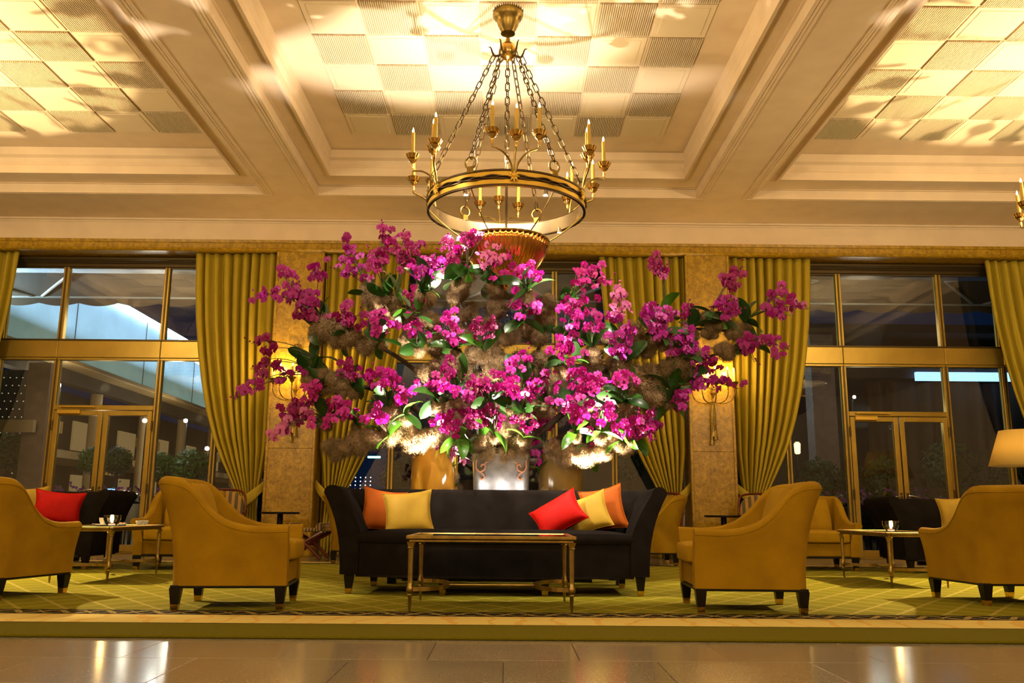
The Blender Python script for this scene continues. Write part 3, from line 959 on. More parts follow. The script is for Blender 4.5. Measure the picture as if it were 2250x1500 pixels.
CH = make_chair()
CHAIRS = [((-1.935, 6.555), 5.5, 'large mustard armchair facing the coffee table from its left end'),
          ((1.71, 6.585), 177.5, 'large mustard armchair facing the coffee table from its right end'),
          ((-3.99, 7.11), 78, 'mustard armchair cut by the left edge, red cushion showing over its arm'),
          ((3.95, 7.26), 94, 'mustard armchair cut by the right edge, seen from behind below the lamp shade'),
          ((-3.85, 10.52), -88, 'mustard armchair behind the left brass table, half hidden by the large armchair'),
          ((3.90, 11.20), -92, 'mustard armchair behind the right brass table with its lit seat turned to the camera'),
          ((1.83, 11.90), 180, 'small looking mustard armchair behind the right end of the black sofa'),
          ((-1.88, 11.95), 0, 'mustard armchair mostly hidden behind the left end of the black sofa')]
for i, ((x, y), a, lab) in enumerate(CHAIRS):
    o = CH if i == 0 else copy_tree(CH)
    place(o, (x, y, RUGZ), R_(a), lab)

# ---- sofas
def make_sofa():
    s = thing('sofa', 'x', 'sofa', group='black velvet sofas with flared arms')
    D, W = 0.86, 2.56
    def H(x, y):
        return 0.875 + 0.012 * max(0, (x + D / 2) / D)
    m, pipe = upholstered_shell(D, W, 0.14, H, 0.16, 0.09, 0.15, 0.15, 0.155, 0.40, 2.4)
    m.build('body', 'velvet_black', s, True)
    hw = W / 2 - 0.13
    def bow(y):
        return 0.13 * (1 - (y / hw) ** 2)
    poly = [(-0.30, -hw)] + [(D / 2 - 0.02 + bow(-hw + 2 * hw * i / 24), -hw + 2 * hw * i / 24) for i in range(25)] + [(-0.30, hw)]
    MB().prism(poly, 'z', 0.155, 0.415).build('front_apron', 'velvet_black', s, True, angle=30)
    def seat(u, v):
        y = -hw + 2 * hw * u
        xf = D / 2 - 0.01 + bow(y)
        q = v
        if q < 0.2:
            t = q / 0.2
            return (xf + 0.012 * math.sin(pi * t), y, 0.415 + 0.075 * t)
        t = (q - 0.2) / 0.8
        x = xf + (-0.30 - xf) * t
        return (x, y, 0.49 + 0.035 * math.sin(pi * min(1, t + 0.08)) * (1 - (2 * u - 1) ** 8))
    MB().grid(seat, 48, 20).build('seat_cushion', 'velvet_black', s, True)
    poly2 = [(-0.30, -hw - 0.1)] + [(D / 2 - 0.015 + bow(-hw + 2 * hw * i / 24), -hw + 2 * hw * i / 24) for i in range(25)] + [(-0.30, hw + 0.1)]
    MB().prism(poly2, 'z', 0.138, 0.156).build('base_trim', 'black_wood', s)
    MB().box((-0.25, -0.85, 0.06), (-0.2, 0.85, 0.14)).build('brace', 'black_wood', s)
    for x, y in ((0.37, -1.21), (0.37, 1.21), (0.43, -0.42), (0.43, 0.42), (-0.37, -1.13), (-0.37, 1.13)):
        l = link('leg', LEG, s, (x, y, 0))
        link('foot_cap', CAP, l)
    return s
SOFA = make_sofa()
SOFA_POS = [((-0.09, 7.88), -91.5, 'long black velvet sofa in the middle under the orchids'),
            ((-5.93, 10.50), -90, 'black velvet sofa at the left, mostly hidden behind the red cushion'),
            ((5.95, 10.92), -90, 'black velvet sofa at the right, end showing beside the candle glass')]
for i, ((x, y), a, lab) in enumerate(SOFA_POS):
    o = SOFA if i == 0 else copy_tree(SOFA)
    place(o, (x, y, RUGZ), R_(a), lab)

# ---- cushions
def cushion_mesh(m, w, h, t, seed):
    rnd = random.Random(seed)
    mb = MB()
    n = 22
    ph = [rnd.uniform(0, 6) for _ in range(4)]
    def side(s):
        def fn(u, v):
            a, b = 2 * u - 1, 2 * v - 1
            px = a * w / 2 * (1 - 0.14 * (1 - abs(b) ** 2.0) * abs(a) ** 3)
            pz = b * h / 2 * (1 - 0.14 * (1 - abs(a) ** 2.0) * abs(b) ** 3)
            k = ((1 - a * a) * (1 - b * b)) ** 0.5
            wr = 0.006 * math.sin(a * 7 + ph[0] + b * 3) * math.sin(b * 6 + ph[1]) * (1 - k)
            return (px, s * (t / 2 * k ** 0.85 + wr * k), pz)
        return fn
    mb.grid(side(1), n, n)
    mb.grid(side(-1), n, n)
    me = mb.mesh('cover', m, True, 75)
    return me
def cushion(mname, pos, rot, label, w=0.42, h=0.42, t=0.16, seed=1):
    c = tag(link('cushion', cushion_mesh(mname, w, h, t, seed), None, pos, [R_(a) for a in rot]), label, 'cushion', 'scatter cushions on the sofas')
    e = []
    n = 14
    for a0, b0, a1, b1 in ((-1, -1, 1, -1), (1, -1, 1, 1), (1, 1, -1, 1), (-1, 1, -1, -1)):
        for i in range(n):
            a, b = a0 + (a1 - a0) * i / n, b0 + (b1 - b0) * i / n
            e.append((a * w / 2 * (1 - 0.14 * (1 - abs(b) ** 2) * abs(a) ** 3), 0, b * h / 2 * (1 - 0.14 * (1 - abs(a) ** 2) * abs(b) ** 3)))
    MB().tube(e, 0.005, 6, closed=True).build('piping', mname, c, True)
    return c
def cush_at(px, py, Y):
    return at(px, py, Y)
cushion('satin_orange', at(842, 1121, 8.10), (-16, 8, 12), 'burnt orange cushion half hidden behind the yellow one at the left arm', 0.40, 0.40, 0.14, 1)
cushion('satin_yellow', at(897, 1127, 7.88), (-22, -6, 4), 'yellow satin cushion propped at the left end of the black sofa', 0.44, 0.41, 0.20, 2)
cushion('satin_orange', at(1326, 1119, 8.10), (-16, -12, -10), 'burnt orange cushion against the right arm of the black sofa', 0.40, 0.42, 0.14, 3)
cushion('satin_yellow', at(1293, 1129, 7.95), (-22, -20, -16), 'yellow satin cushion between the red and the orange one', 0.39, 0.36, 0.15, 4)
cushion('satin_red', at(1227, 1132, 7.83), (-26, -30, -10), 'red satin cushion slumped on the right half of the black sofa', 0.46, 0.33, 0.20, 5)
cushion('satin_red', at(127, 1115, 10.35), (-14, 5, 20), 'red satin cushion on the black sofa at the far left', 0.54, 0.40, 0.17, 6)
cushion('satin_yellow', at(60, 1108, 10.5), (-14, -4, 10), 'yellow cushion behind the red one at the far left', 0.44, 0.42, 0.15, 7)
cushion('satin_yellow', at(2100, 1126, 10.75), (-14, -4, -10), 'yellow cushion on the black sofa at the right, above an armchair arm', 0.40, 0.38, 0.15, 8)

# ---- brass tables
def make_table(name, label, L, Wd, topm, rz=0.0, loc=(0, 0, 0), Hh=0.510):
    t = thing(name, label, 'table', loc, rz)
    hx, hy = L / 2, Wd / 2
    fm = MB()
    e = 0.045
    for a, b in (((-hx, -hy), (hx, -hy + e)), ((-hx, hy - e), (hx, hy)), ((-hx, -hy + e), (-hx + e, hy - e)), ((hx - e, -hy + e), (hx, hy - e))):
        fm.box((a[0], a[1], Hh - 0.026), (b[0], b[1], Hh), bev=0.006)
    fm.box((-hx + 0.02, -hy + 0.02, Hh - 0.045), (hx - 0.02, hy - 0.02, Hh - 0.026), bev=0.004)
    fm.build('top_frame', 'brass_dull', t)
    MB().box((-hx + e, -hy + e, Hh - 0.02), (hx - e, hy - e, Hh - 0.004)).build('table_top', topm, t)
    z0 = 0.0
    prof = [(0.006, 0.0), (0.0085, 0.02), (0.0135, 0.105), (0.019, 0.112), (0.014, 0.12), (0.020, 0.13), (0.024, 0.138), (0.024, 0.165), (0.018, 0.172), (0.0165, 0.20),
            (0.0195, 0.405), (0.0195, 0.42), (0.025, 0.425), (0.020, 0.433), (0.022, 0.443), (0.028, 0.457), (0.030, Hh - 0.045)]
    lm = MB().lathe(prof, 24, flute=0.05, nf=8).mesh('leg', 'brass_dull', True)
    lx, ly = hx - 0.035, hy - 0.035
    for sx in (-1, 1):
        for sy in (-1, 1):
            link('leg', lm, t, (sx * lx, sy * ly, 0))
    zs = 0.15
    for s in (-1, 1):
        arc = []
        for i in range(21):
            a = pi * i / 20
            arc.append((s * (lx - 0.24 * math.sin(a) ** 0.8), -ly * math.cos(a), zs))
        am = MB()
        vs, fs = [], []
        for i, p in enumerate(arc):
            q0, q1 = Vector(arc[max(i - 1, 0)]), Vector(arc[min(i + 1, 20)])
            tn = (q1 - q0).normalized()
            nn = Vector((-tn.y, tn.x, 0)) * 0.011
            for d, z in ((nn, -0.014), (nn, 0.014), (-nn, 0.014), (-nn, -0.014)):
                vs.append((p[0] + d.x, p[1] + d.y, p[2] + z))
        for i in range(20):
            for k in range(4):
                l = (k + 1) % 4
                fs.append((i * 4 + k, i * 4 + l, i * 4 + 4 + l, i * 4 + 4 + k))
        am.add(vs, fs).build('curved_stretcher', 'brass_dull', t)
    MB().tube([(-lx + 0.24, 0, zs), (lx - 0.24, 0, zs)], 0.012, 10).build('stretcher', 'brass_dull', t, True)
    return t
make_table('coffee_table', 'long brass coffee table with black glass top before the sofa', 1.18, 0.84, 'black_glass', 0, (-0.105, 6.61, RUGZ))
M['green_glass'] = mat('green_glass', (0.03, 0.045, 0.035), 0.05, spec=0.7)
make_table('coffee_table', 'narrow brass table with cups beside the left armchairs', 1.22, 0.60, 'green_glass', pi / 2, (-3.94, 8.93, RUGZ))
make_table('coffee_table', 'narrow brass table with candle glass beside the right armchairs', 1.26, 0.60, 'green_glass', pi / 2, (3.90, 9.11, RUGZ))
TT = RUGZ + 0.510

# ---- candle glasses
def candle_glass(loc, label):
    c = thing('candle_glass', label, 'candle holder', loc, 0, 'tealight glasses on the brass tables')
    prof = [(0.030, 0.0), (0.038, 0.004), (0.060, 0.03), (0.073, 0.06), (0.076, 0.09), (0.072, 0.105), (0.069, 0.105), (0.073, 0.09), (0.070, 0.06), (0.057, 0.032), (0.03, 0.010), (0.001, 0.010)]
    MB().lathe(prof, 40, flute=0.03, nf=14).build('bowl', 'clear_glass', c, True)
    MB().lathe([(0.032, 0.010), (0.034, 0.014), (0.034, 0.032), (0.001, 0.032)], 20).build('tealight', 'wax', c, True)
    MB().lathe([(0.001, 0.034), (0.009, 0.042), (0.008, 0.055), (0.001, 0.075)], 10).build('flame', 'flame', c, True)
    return c
candle_glass((at(245, 1158, 8.50).x, 8.50, TT), 'round tealight glass glowing among the cups on the left brass table')
candle_glass((at(1958, 1165, 8.62).x, 8.62, TT), 'round tealight glass glowing on the right brass table')
light('tealight', 'POINT', (at(245, 1158, 8.50).x, 8.50, TT + 0.09), 1.2, AMBER, 0.02)
light('tealight', 'POINT', (at(1958, 1165, 8.62).x, 8.62, TT + 0.09), 1.2, AMBER, 0.02)

# ---- cups and bowls on the left table
def cup(loc, label):
    c = thing('coffee_cup', label, 'cup', loc, 0)
    MB().lathe([(0.03, 0), (0.075, 0.006), (0.08, 0.014), (0.074, 0.012), (0.03, 0.008), (0.001, 0.008)], 32).build('saucer', 'porcelain', c, True)
    MB().lathe([(0.022, 0.009), (0.030, 0.016), (0.042, 0.045), (0.046, 0.075), (0.043, 0.075), (0.038, 0.045), (0.02, 0.02), (0.001, 0.02)], 28).build('cup', 'porcelain', c, True)
    MB().tube([(0.040, 0, 0.065), (0.062, 0, 0.065), (0.068, 0, 0.05), (0.055, 0, 0.032), (0.036, 0, 0.03)], 0.004, 6).build('handle', 'porcelain', c, True)
    sp = MB().tube([(-0.09, -0.05, 0.017), (-0.05, -0.055, 0.016), (0.03, -0.06, 0.015)], 0.003, 6)
    sp.build('spoon', 'silver', c, True)
    return c
cup((at(228, 1150, 8.78).x, 8.78, TT), 'small white coffee cup on saucer left of the tealight glass')
def dish(loc, r, h, name, label, m, cat, extra=None):
    d = thing(name, label, cat, loc, 0)
    MB().lathe([(r * 0.6, 0), (r, h * 0.7), (r * 1.02, h), (r * 0.96, h), (r * 0.6, h * 0.3), (0.001, h * 0.25)], 28).build('bowl', m, d, True)
    if extra:
        rr = random.Random(3)
        for k in range(7):
            n = MB().lathe([(0.001, -0.012), (0.010, -0.006), (0.012, 0.004), (0.001, 0.013)], 8)
            n.build('nut', extra, d, True, loc=(rr.uniform(-r * 0.6, r * 0.6), rr.uniform(-r * 0.6, r * 0.6), h * 0.85))
    return d
M['nut'] = mat('nut', (0.30, 0.14, 0.04), 0.6)
dish((at(268, 1152, 8.88).x, 8.88, TT), 0.045, 0.022, 'snack_dish', 'low dish of nuts on the left brass table right of the tealight', 'porcelain', 'dish', 'nut')
dish((at(306, 1150, 9.22).x, 9.22, TT), 0.036, 0.045, 'sugar_bowl', 'pale sugar bowl near the far end of the left brass table', 'porcelain', 'bowl')
dish((at(325, 1150, 9.36).x - 0.03, 9.36, TT), 0.035, 0.045, 'cream_bowl', 'pale small bowl at the far corner of the left brass table', 'porcelain', 'bowl')

# ---- table lamp behind the right sofa
LX, LY = 7.05, 11.95
con = thing('side_table', 'small dark table under the lamp behind the right sofa', 'table', (LX, LY, 0))
MB().box((-0.35, -0.22, 0.66), (0.35, 0.22, 0.70), bev=0.006).build('table_top', 'black_wood', con)
for sx in (-1, 1):
    for sy in (-1, 1):
        MB().box((sx * 0.31 - 0.02, sy * 0.18 - 0.02, 0), (sx * 0.31 + 0.02, sy * 0.18 + 0.02, 0.66)).build('leg', 'black_wood', con)
lamp = thing('table_lamp', 'lit table lamp with wide tapered cream shade at the right edge', 'lamp', (LX, LY, 0.70))
MB().lathe([(0.11, 0), (0.11, 0.02), (0.04, 0.04), (0.03, 0.10), (0.08, 0.22), (0.09, 0.32), (0.03, 0.46), (0.016, 0.50), (0.012, 0.95)], 28).build('base', 'brass', lamp, True)
shp = MB().lathe([(0.46, 0.655), (0.30, 1.13)], 48, cap=False)
so = shp.build('lamp_shade', 'shade', lamp, True)
sm = so.modifiers.new('card', 'SOLIDIFY'); sm.thickness = 0.006
MB().lathe([(0.001, 0.74), (0.035, 0.77), (0.045, 0.82), (0.02, 0.88)], 16).build('bulb', emis('bulb', (1.0, 0.75, 0.40), 25), lamp, True)
light('table_lamp_bulb', 'POINT', (LX, LY, 0.70 + 0.82), 45, WARM, 0.05)

# ---- pedestal tables by the pilasters
def pedestal(x, y, label):
    p = thing('pedestal_table', label, 'table', (x, y, 0), 0, 'small black pedestal tables by the pilasters')
    MB().lathe([(0.27, 0.63), (0.275, 0.64), (0.275, 0.655), (0.27, 0.66)], 40).build('table_top', 'black_wood', p)
    MB().lathe([(0.17, 0), (0.17, 0.02), (0.05, 0.04), (0.042, 0.06), (0.042, 0.63)], 20).build('pedestal', 'black_wood', p, True)
    return p
pedestal(at(616, 1128, 12.9).x, 12.9, 'small round black pedestal table in front of the left pilaster')
pedestal(at(1590, 1135, 12.9).x, 12.9, 'small round black pedestal table in front of the right pilaster')

# ---- striped chairs at the windows
def striped_chair(x, y, rz, label):
    s = thing('striped_chair', label, 'chair', (x, y, 0), rz, 'striped chairs along the windows')
    def back(u, v):
        q = 2 * pi * u
        a = math.copysign(abs(math.cos(q)) ** 0.6, math.cos(q))
        b = math.copysign(abs(math.sin(q)) ** 0.8, math.sin(q))
        z = 0.50 + 0.46 * v
        w = 0.27 * (1 - 0.35 * v ** 5)
        return (a * w, 0.24 + 0.10 * v + b * 0.045 * (1 - 0.6 * v ** 8), z - 0.05 * (a * a) * v ** 4)
    MB().grid(back, 32, 12, True).build('backrest', 'stripe_fabric', s, True)
    soft_box((-0.27, -0.28, 0.40), (0.27, 0.26, 0.50), 0.2, 0.02).build('seat', 'stripe_fabric', s, True)
    for sx in (-1, 1):
        MB().tube(spline([(sx * 0.28, 0.24, 0.45), (sx * 0.285, 0.28, 0.70), (sx * 0.27, 0.33, 0.88), (sx * 0.20, 0.35, 0.96), (0, 0.355, 0.98)], 5), 0.017, 8).build('back_frame', 'red_wood', s, True)
        MB().tube(spline([(sx * 0.28, 0.26, 0.68), (sx * 0.31, 0.05, 0.69), (sx * 0.31, -0.14, 0.68), (sx * 0.30, -0.22, 0.64)], 5), 0.017, 8).build('armrest', 'red_wood', s, True)
        MB().tube([(sx * 0.30, -0.16, 0.40), (sx * 0.31, -0.16, 0.68)], 0.015, 8).build('arm_post', 'red_wood', s, True)
        MB().tube([(sx * 0.25, -0.25, 0.42), (sx * 0.25, -0.26, 0.20), (sx * 0.24, -0.27, 0.0)], [0.026, 0.022, 0.014], 8).build('leg', 'red_wood', s, True)
        MB().tube([(sx * 0.25, 0.24, 0.44), (sx * 0.25, 0.27, 0.20), (sx * 0.25, 0.33, 0.0)], [0.024, 0.02, 0.014], 8).build('leg', 'red_wood', s, True)
    MB().box((-0.27, -0.27, 0.36), (0.27, 0.26, 0.41), bev=0.01).build('seat_rail', 'red_wood', s)
    return s
striped_chair(at(492, 1090, 12.9).x, 12.9, R_(12), 'striped chair with red wood frame showing over the large left armchair')
striped_chair(at(1452, 1090, 12.95).x, 12.95, R_(-20), 'striped round-topped chair showing behind the right end of the black sofa')
striped_chair(at(1690, 1095, 12.9).x - 0.12, 12.95, R_(-10), 'striped chair with red wood edge peeping over the large right armchair')

# ---- x-frame stool beside the left curtain
st = thing('cross_leg_stool', 'cross-legged red wood stool with patterned seat beside the left curtain', 'stool', (at(690, 1190, 12.75).x - 0.08, 12.75, 0), R_(-8))
MB().box((-0.28, -0.20, 0.39), (0.28, 0.20, 0.44), bev=0.015).build('seat', 'diamond_fabric', st, True)
MB().lathe([(0.001, -0.21), (0.048, -0.21), (0.052, -0.19), (0.052, 0.19), (0.048, 0.21), (0.001, 0.21)], 20, mtx=Matrix.Rotation(pi / 2, 4, 'X')).build('bolster', 'diamond_fabric', st, True, loc=(0.22, 0, 0.46))
MB().lathe([(0.001, -0.21), (0.048, -0.21), (0.052, -0.19), (0.052, 0.19), (0.048, 0.21), (0.001, 0.21)], 20, mtx=Matrix.Rotation(pi / 2, 4, 'X')).build('bolster', 'diamond_fabric', st, True, loc=(-0.22, 0, 0.46))
for sy in (-1, 1):
    for sx in (-1, 1):
        pts = bez((sx * 0.27, sy * 0.17, 0.39), (sx * 0.02, sy * 0.175, 0.22), (-sx * 0.25, sy * 0.18, 0.015), 12)
        pts = [(p.x + sx * 0.05 * math.sin(pi * i / 12) * (-1), p.y, max(p.z, 0.02)) for i, p in enumerate(pts)]
        MB().tube(pts, [0.03 - 0.008 * i / 12 for i in range(13)], 8).build('leg', 'red_wood', st, True)
MB().tube([(0, -0.18, 0.21), (0, 0.18, 0.21)], 0.018, 8).build('stretcher', 'red_wood', st, True)

# ------------------------------------------------------------------ chandeliers
def stadium(L, w, n=6):
    pts = []
    for i in range(n + 1):
        a = -pi / 2 + pi * i / n
        pts.append((w * math.cos(a + pi / 2) * -1, 0, L / 2 - w + w * math.sin(a + pi / 2) if False else L / 2 - w + w * math.cos(a)))
    return pts
def link_mesh(L=0.098, w=0.021, r=0.0055):
    pts = []
    for i in range(7):
        a = pi * i / 6
        pts.append((w * math.cos(a), 0, L / 2 - w + w * math.sin(a)))
    for i in range(7):
        a = pi + pi * i / 6
        pts.append((w * math.cos(a), 0, -L / 2 + w + w * math.sin(a)))
    return MB().tube(pts, r, 6, closed=True).mesh('chain_link', 'dark_brass', True)
LINK = link_mesh()
RINGM = None

def chain(parent, p0, p1, name='chain'):
    p0, p1 = Vector(p0), Vector(p1)
    d = p1 - p0
    n = max(2, round(d.length / 0.079))
    q = d.to_track_quat('Z', 'X')
    c = None
    for i in range(n):
        pos = p0 + d * ((i + 0.5) / n)
        rot = (q @ Euler((0, 0, pi / 2 * (i % 2) + 0.4)).to_quaternion()).to_euler()
        if c is None:
            c = link(name, None, parent)
        link('chain_link', LINK, c, pos, rot)
    return c

RR, ZB, ZT_ = 0.765, 3.555, 3.715
CUP = MB().lathe([(0.006, -0.02), (0.014, 0.0), (0.010, 0.02), (0.019, 0.045), (0.036, 0.062), (0.042, 0.072), (0.030, 0.080), (0.048, 0.086), (0.066, 0.124), (0.061, 0.124), (0.042, 0.092), (0.020, 0.090), (0.020, 0.10)], 32, flute=0.045, nf=16).mesh('candle_cup', 'brass', True)
CAND = MB().lathe([(0.0185, 0.0), (0.0175, 0.22), (0.0165, 0.25), (0.010, 0.254), (0.001, 0.252)], 14).mesh('candle', 'candle', True)
FLAM = MB().lathe([(0.001, 0.0), (0.008, 0.009), (0.0095, 0.020), (0.005, 0.038), (0.0005, 0.052)], 10).mesh('flame', 'flame', True)
def leaf_boss():
    m = MB()
    for k in range(8):
        a = 2 * pi * k / 8
        pts = bez((0, 0, 0), (0.02 * math.cos(a), 0.028, 0.02 * math.sin(a)), (0.052 * math.cos(a), 0.012, 0.062 * math.sin(a)), 4)
        m.tube([(p.x, -p.y, p.z) for p in pts], [0.014, 0.016, 0.013, 0.008, 0.002], 6)
    return m.mesh('leaf_boss', 'gold_band', True)
BOSS = leaf_boss()
def arm_meshes():
    out = []
    for k in (-1, 0, 1):
        if k == 0:
            pts = bez((0, -0.01, 0.0), (0.0, -0.02, 0.16), (0.012, -0.06, 0.25), 12)
            end = Vector((0.012, -0.06, 0.25))
        else:
            pts = spline([(k * 0.012, -0.01, 0.0), (k * 0.035, -0.04, 0.09), (k * 0.10, -0.10, 0.155), (k * 0.17, -0.14, 0.175), (k * 0.205, -0.155, 0.185), (k * 0.21, -0.157, 0.22)], 5)
            end = Vector((k * 0.21, -0.157, 0.22))
        out.append((MB().tube(pts, 0.0095, 8).mesh('candle_arm', 'brass_dull', True), end))
    return out
ARMS = arm_meshes()

def make_chandelier(label, x, y, lit_bowl='copper'):
    c = thing('chandelier', label, 'chandelier', (x, y, 0), 0, 'brass candle chandeliers hung on chains')
    MB().lathe([(0.075, 5.49), (0.06, 5.50), (0.085, 5.545), (0.108, 5.60), (0.118, 5.635), (0.135, 5.65), (0.15, 5.68), (0.155, 5.71), (0.148, 5.735), (0.16, 5.748)], 40, flute=0.02, nf=20).build('canopy', 'brass_dull', c, True)
    MB().lathe([(0.018, 5.36), (0.02, 5.40), (0.026, 5.42), (0.018, 5.44), (0.018, 5.50)], 16).build('stem', 'brass_dull', c, True)
    MB().lathe([(0.001, 5.17), (0.012, 5.175), (0.02, 5.20), (0.05, 5.215), (0.082, 5.25), (0.094, 5.295), (0.085, 5.345), (0.05, 5.38), (0.018, 5.39)], 28).build('suspension_ball', 'brass', c, True)
    # ring: two gilt bands between dark mouldings
    rp = [(RR - 0.012, ZB), (RR + 0.012, ZB), (RR + 0.012, ZB + 0.018), (RR + 0.004, ZB + 0.02), (RR + 0.004, ZT_ - 0.02), (RR + 0.012, ZT_ - 0.018), (RR + 0.012, ZT_), (RR - 0.012, ZT_), (RR - 0.012, ZB)]
    MB().lathe(rp, 96, cap=False).build('ring', 'dark_brass', c, True, angle=30)
    for z0, z1 in ((ZB + 0.022, ZB + 0.062), (ZT_ - 0.062, ZT_ - 0.022)):
        MB().lathe([(RR + 0.004, z0), (RR + 0.008, z0), (RR + 0.008, z1), (RR + 0.004, z1)], 96, cap=False).build('gilt_band', 'gold_band', c, True, angle=30)
    MB().lathe([(RR - 0.0135, ZB + 0.012), (RR - 0.0135, ZT_ - 0.012)], 96, cap=False).build('inner_band', 'silver', c, True)
    for dz in (-0.010, 0.004, 0.016):
        pts = [((RR + 0.012 + 0.006 * math.sin(20 * a + dz * 300)) * math.cos(a), (RR + 0.012 + 0.006 * math.sin(20 * a + dz * 300)) * math.sin(a), (ZB + ZT_) / 2 + dz + 0.006 * math.cos(20 * a + dz * 200)) for a in [2 * pi * i / 160 for i in range(160)]]
        MB().tube(pts, 0.007, 5, closed=True).build('laurel_cord', 'dark_brass', c, True)
    # candle clusters
    for k in range(6):
        a = R_(-90 + 5 + 60 * k)
        px, py = (RR + 0.02) * math.cos(a), (RR + 0.02) * math.sin(a)
        rz = a + pi / 2
        b = link('leaf_boss', BOSS, c, (px, py, (ZB + ZT_) / 2), (0, 0, rz))
        for am, end in ARMS:
            o = link('candle_arm', am, c, (px, py, (ZB + ZT_) / 2 + 0.03), (0, 0, rz))
            link('candle_cup', CUP, o, end)
            tilt = random.Random(k * 3 + int(end.x * 50)).uniform(-0.03, 0.03)
            cd = link('candle', CAND, o, end + Vector((0, 0, 0.095)), (tilt, tilt * 0.7, 0))
            link('flame', FLAM, o, end + Vector((-tilt * 0.7 * -0.25, -tilt * 0.25, 0.095 + 0.252)))
    # hooks and chains
    for k in range(6):
        a = R_(-90 + 30 + 5 + 60 * k)
        ca, sa = math.cos(a), math.sin(a)
        hk = MB()
        ring = [((RR - 0.0) * ca + 0.055 * math.cos(t) * -sa, RR * sa + 0.055 * math.cos(t) * ca, ZT_ + 0.085 + 0.055 * math.sin(t)) for t in [2 * pi * i / 18 for i in range(18)]]
        hk.tube(ring, 0.010, 8, closed=True)
        hk.box((-0.035, -0.02, -0.02), (0.035, 0.02, 0.05), Matrix.Translation((RR * ca, RR * sa, ZT_)) @ Matrix.Rotation(a + pi / 2, 4, 'Z'), bev=0.008)
        hk.build('chain_ring', 'brass_dull', c, True)
        hook = MB().tube(spline([(0.06 * ca, 0.06 * sa, 5.25), (0.13 * ca, 0.13 * sa, 5.235), (0.155 * ca, 0.155 * sa, 5.27), (0.175 * ca, 0.175 * sa, 5.325), (0.20 * ca, 0.20 * sa, 5.33)], 4), [0.012] * 8 + [0.010, 0.009, 0.009, 0.008, 0.007, 0.007, 0.006, 0.004, 0.003], 6)
        hook.build('hook', 'dark_brass', c, True)
        chain(c, (0.14 * ca, 0.14 * sa, 5.235), (RR * ca, RR * sa, ZT_ + 0.13))
    chain(c, (0, 0, 5.17), (0, 0, 4.02))
    m = MB()
    m.tube([(0.055 * math.cos(t), 0, 3.965 + 0.06 * math.sin(t)) for t in [2 * pi * i / 18 for i in range(18)]], 0.009, 8, closed=True)
    m.build('chain_ring', 'dark_brass', c, True)
    MB().tube([(0, 0, 3.91), (0, 0, 2.97)], 0.013, 10).build('centre_rod', 'dark_brass', c, True)
    for k in range(6):
        a = R_(-90 + 35 + 60 * k)
        MB().tube(bez((RR * math.cos(a), RR * math.sin(a), ZB + 0.02), (0.6 * math.cos(a), 0.6 * math.sin(a), 3.40), (0.41 * math.cos(a), 0.41 * math.sin(a), 3.285), 8), 0.007, 6).build('bowl_strut', 'brass_dull', c, True)
    # fluted bowl with beaded rim
    n = 144
    prof = [(0.02, 2.852), (0.06, 2.858), (0.15, 2.89), (0.24, 2.955), (0.315, 3.04), (0.37, 3.13), (0.40, 3.205), (0.412, 3.265)]
    bw = MB().lathe(prof, n, flute=0.016, nf=48, cap=False)
    bo = bw.build('bowl', 'copper', c, True, angle=70)
    sol = bo.modifiers.new('metal', 'SOLIDIFY'); sol.thickness = 0.005
    bd = MB()
    bead = [((0.415 + 0.004 * math.cos(36 * t)) * math.cos(t), (0.415 + 0.004 * math.cos(36 * t)) * math.sin(t), 3.27) for t in [2 * pi * i / 144 for i in range(144)]]
    bd.tube(bead, 0.012, 6, closed=True)
    bd.build('beaded_rim', 'brass_dull', c, True)
    MB().lathe([(0.001, 2.79), (0.015, 2.795), (0.024, 2.815), (0.016, 2.835), (0.03, 2.86)], 16).build('finial', 'brass', c, True)
    # small spot heads on the ring
    for a in (-121, -60, 40):
        a = R_(a)
        px, py = (RR - 0.05) * math.cos(a), (RR - 0.05) * math.sin(a)
        s = MB().lathe([(0.02, 0.05), (0.026, 0.045), (0.026, 0.0), (0.022, -0.002)], 16).build('spot_head', 'silver', c, True, loc=(px, py, ZB - 0.03))
        MB().lathe([(0.001, -0.003), (0.021, -0.003)], 16, cap=False).build('spot_lens', emis('spot_lens', (1, 0.93, 0.8), 12), s)
    return c
make_chandelier('large brass ring chandelier with candles and fluted bowl above the orchids', CHX, CHY)
make_chandelier('brass candle chandelier of which only candle tips show at the right edge', *SIDE_CH[1])
make_chandelier('brass candle chandelier hanging just outside the left edge', *SIDE_CH[0])

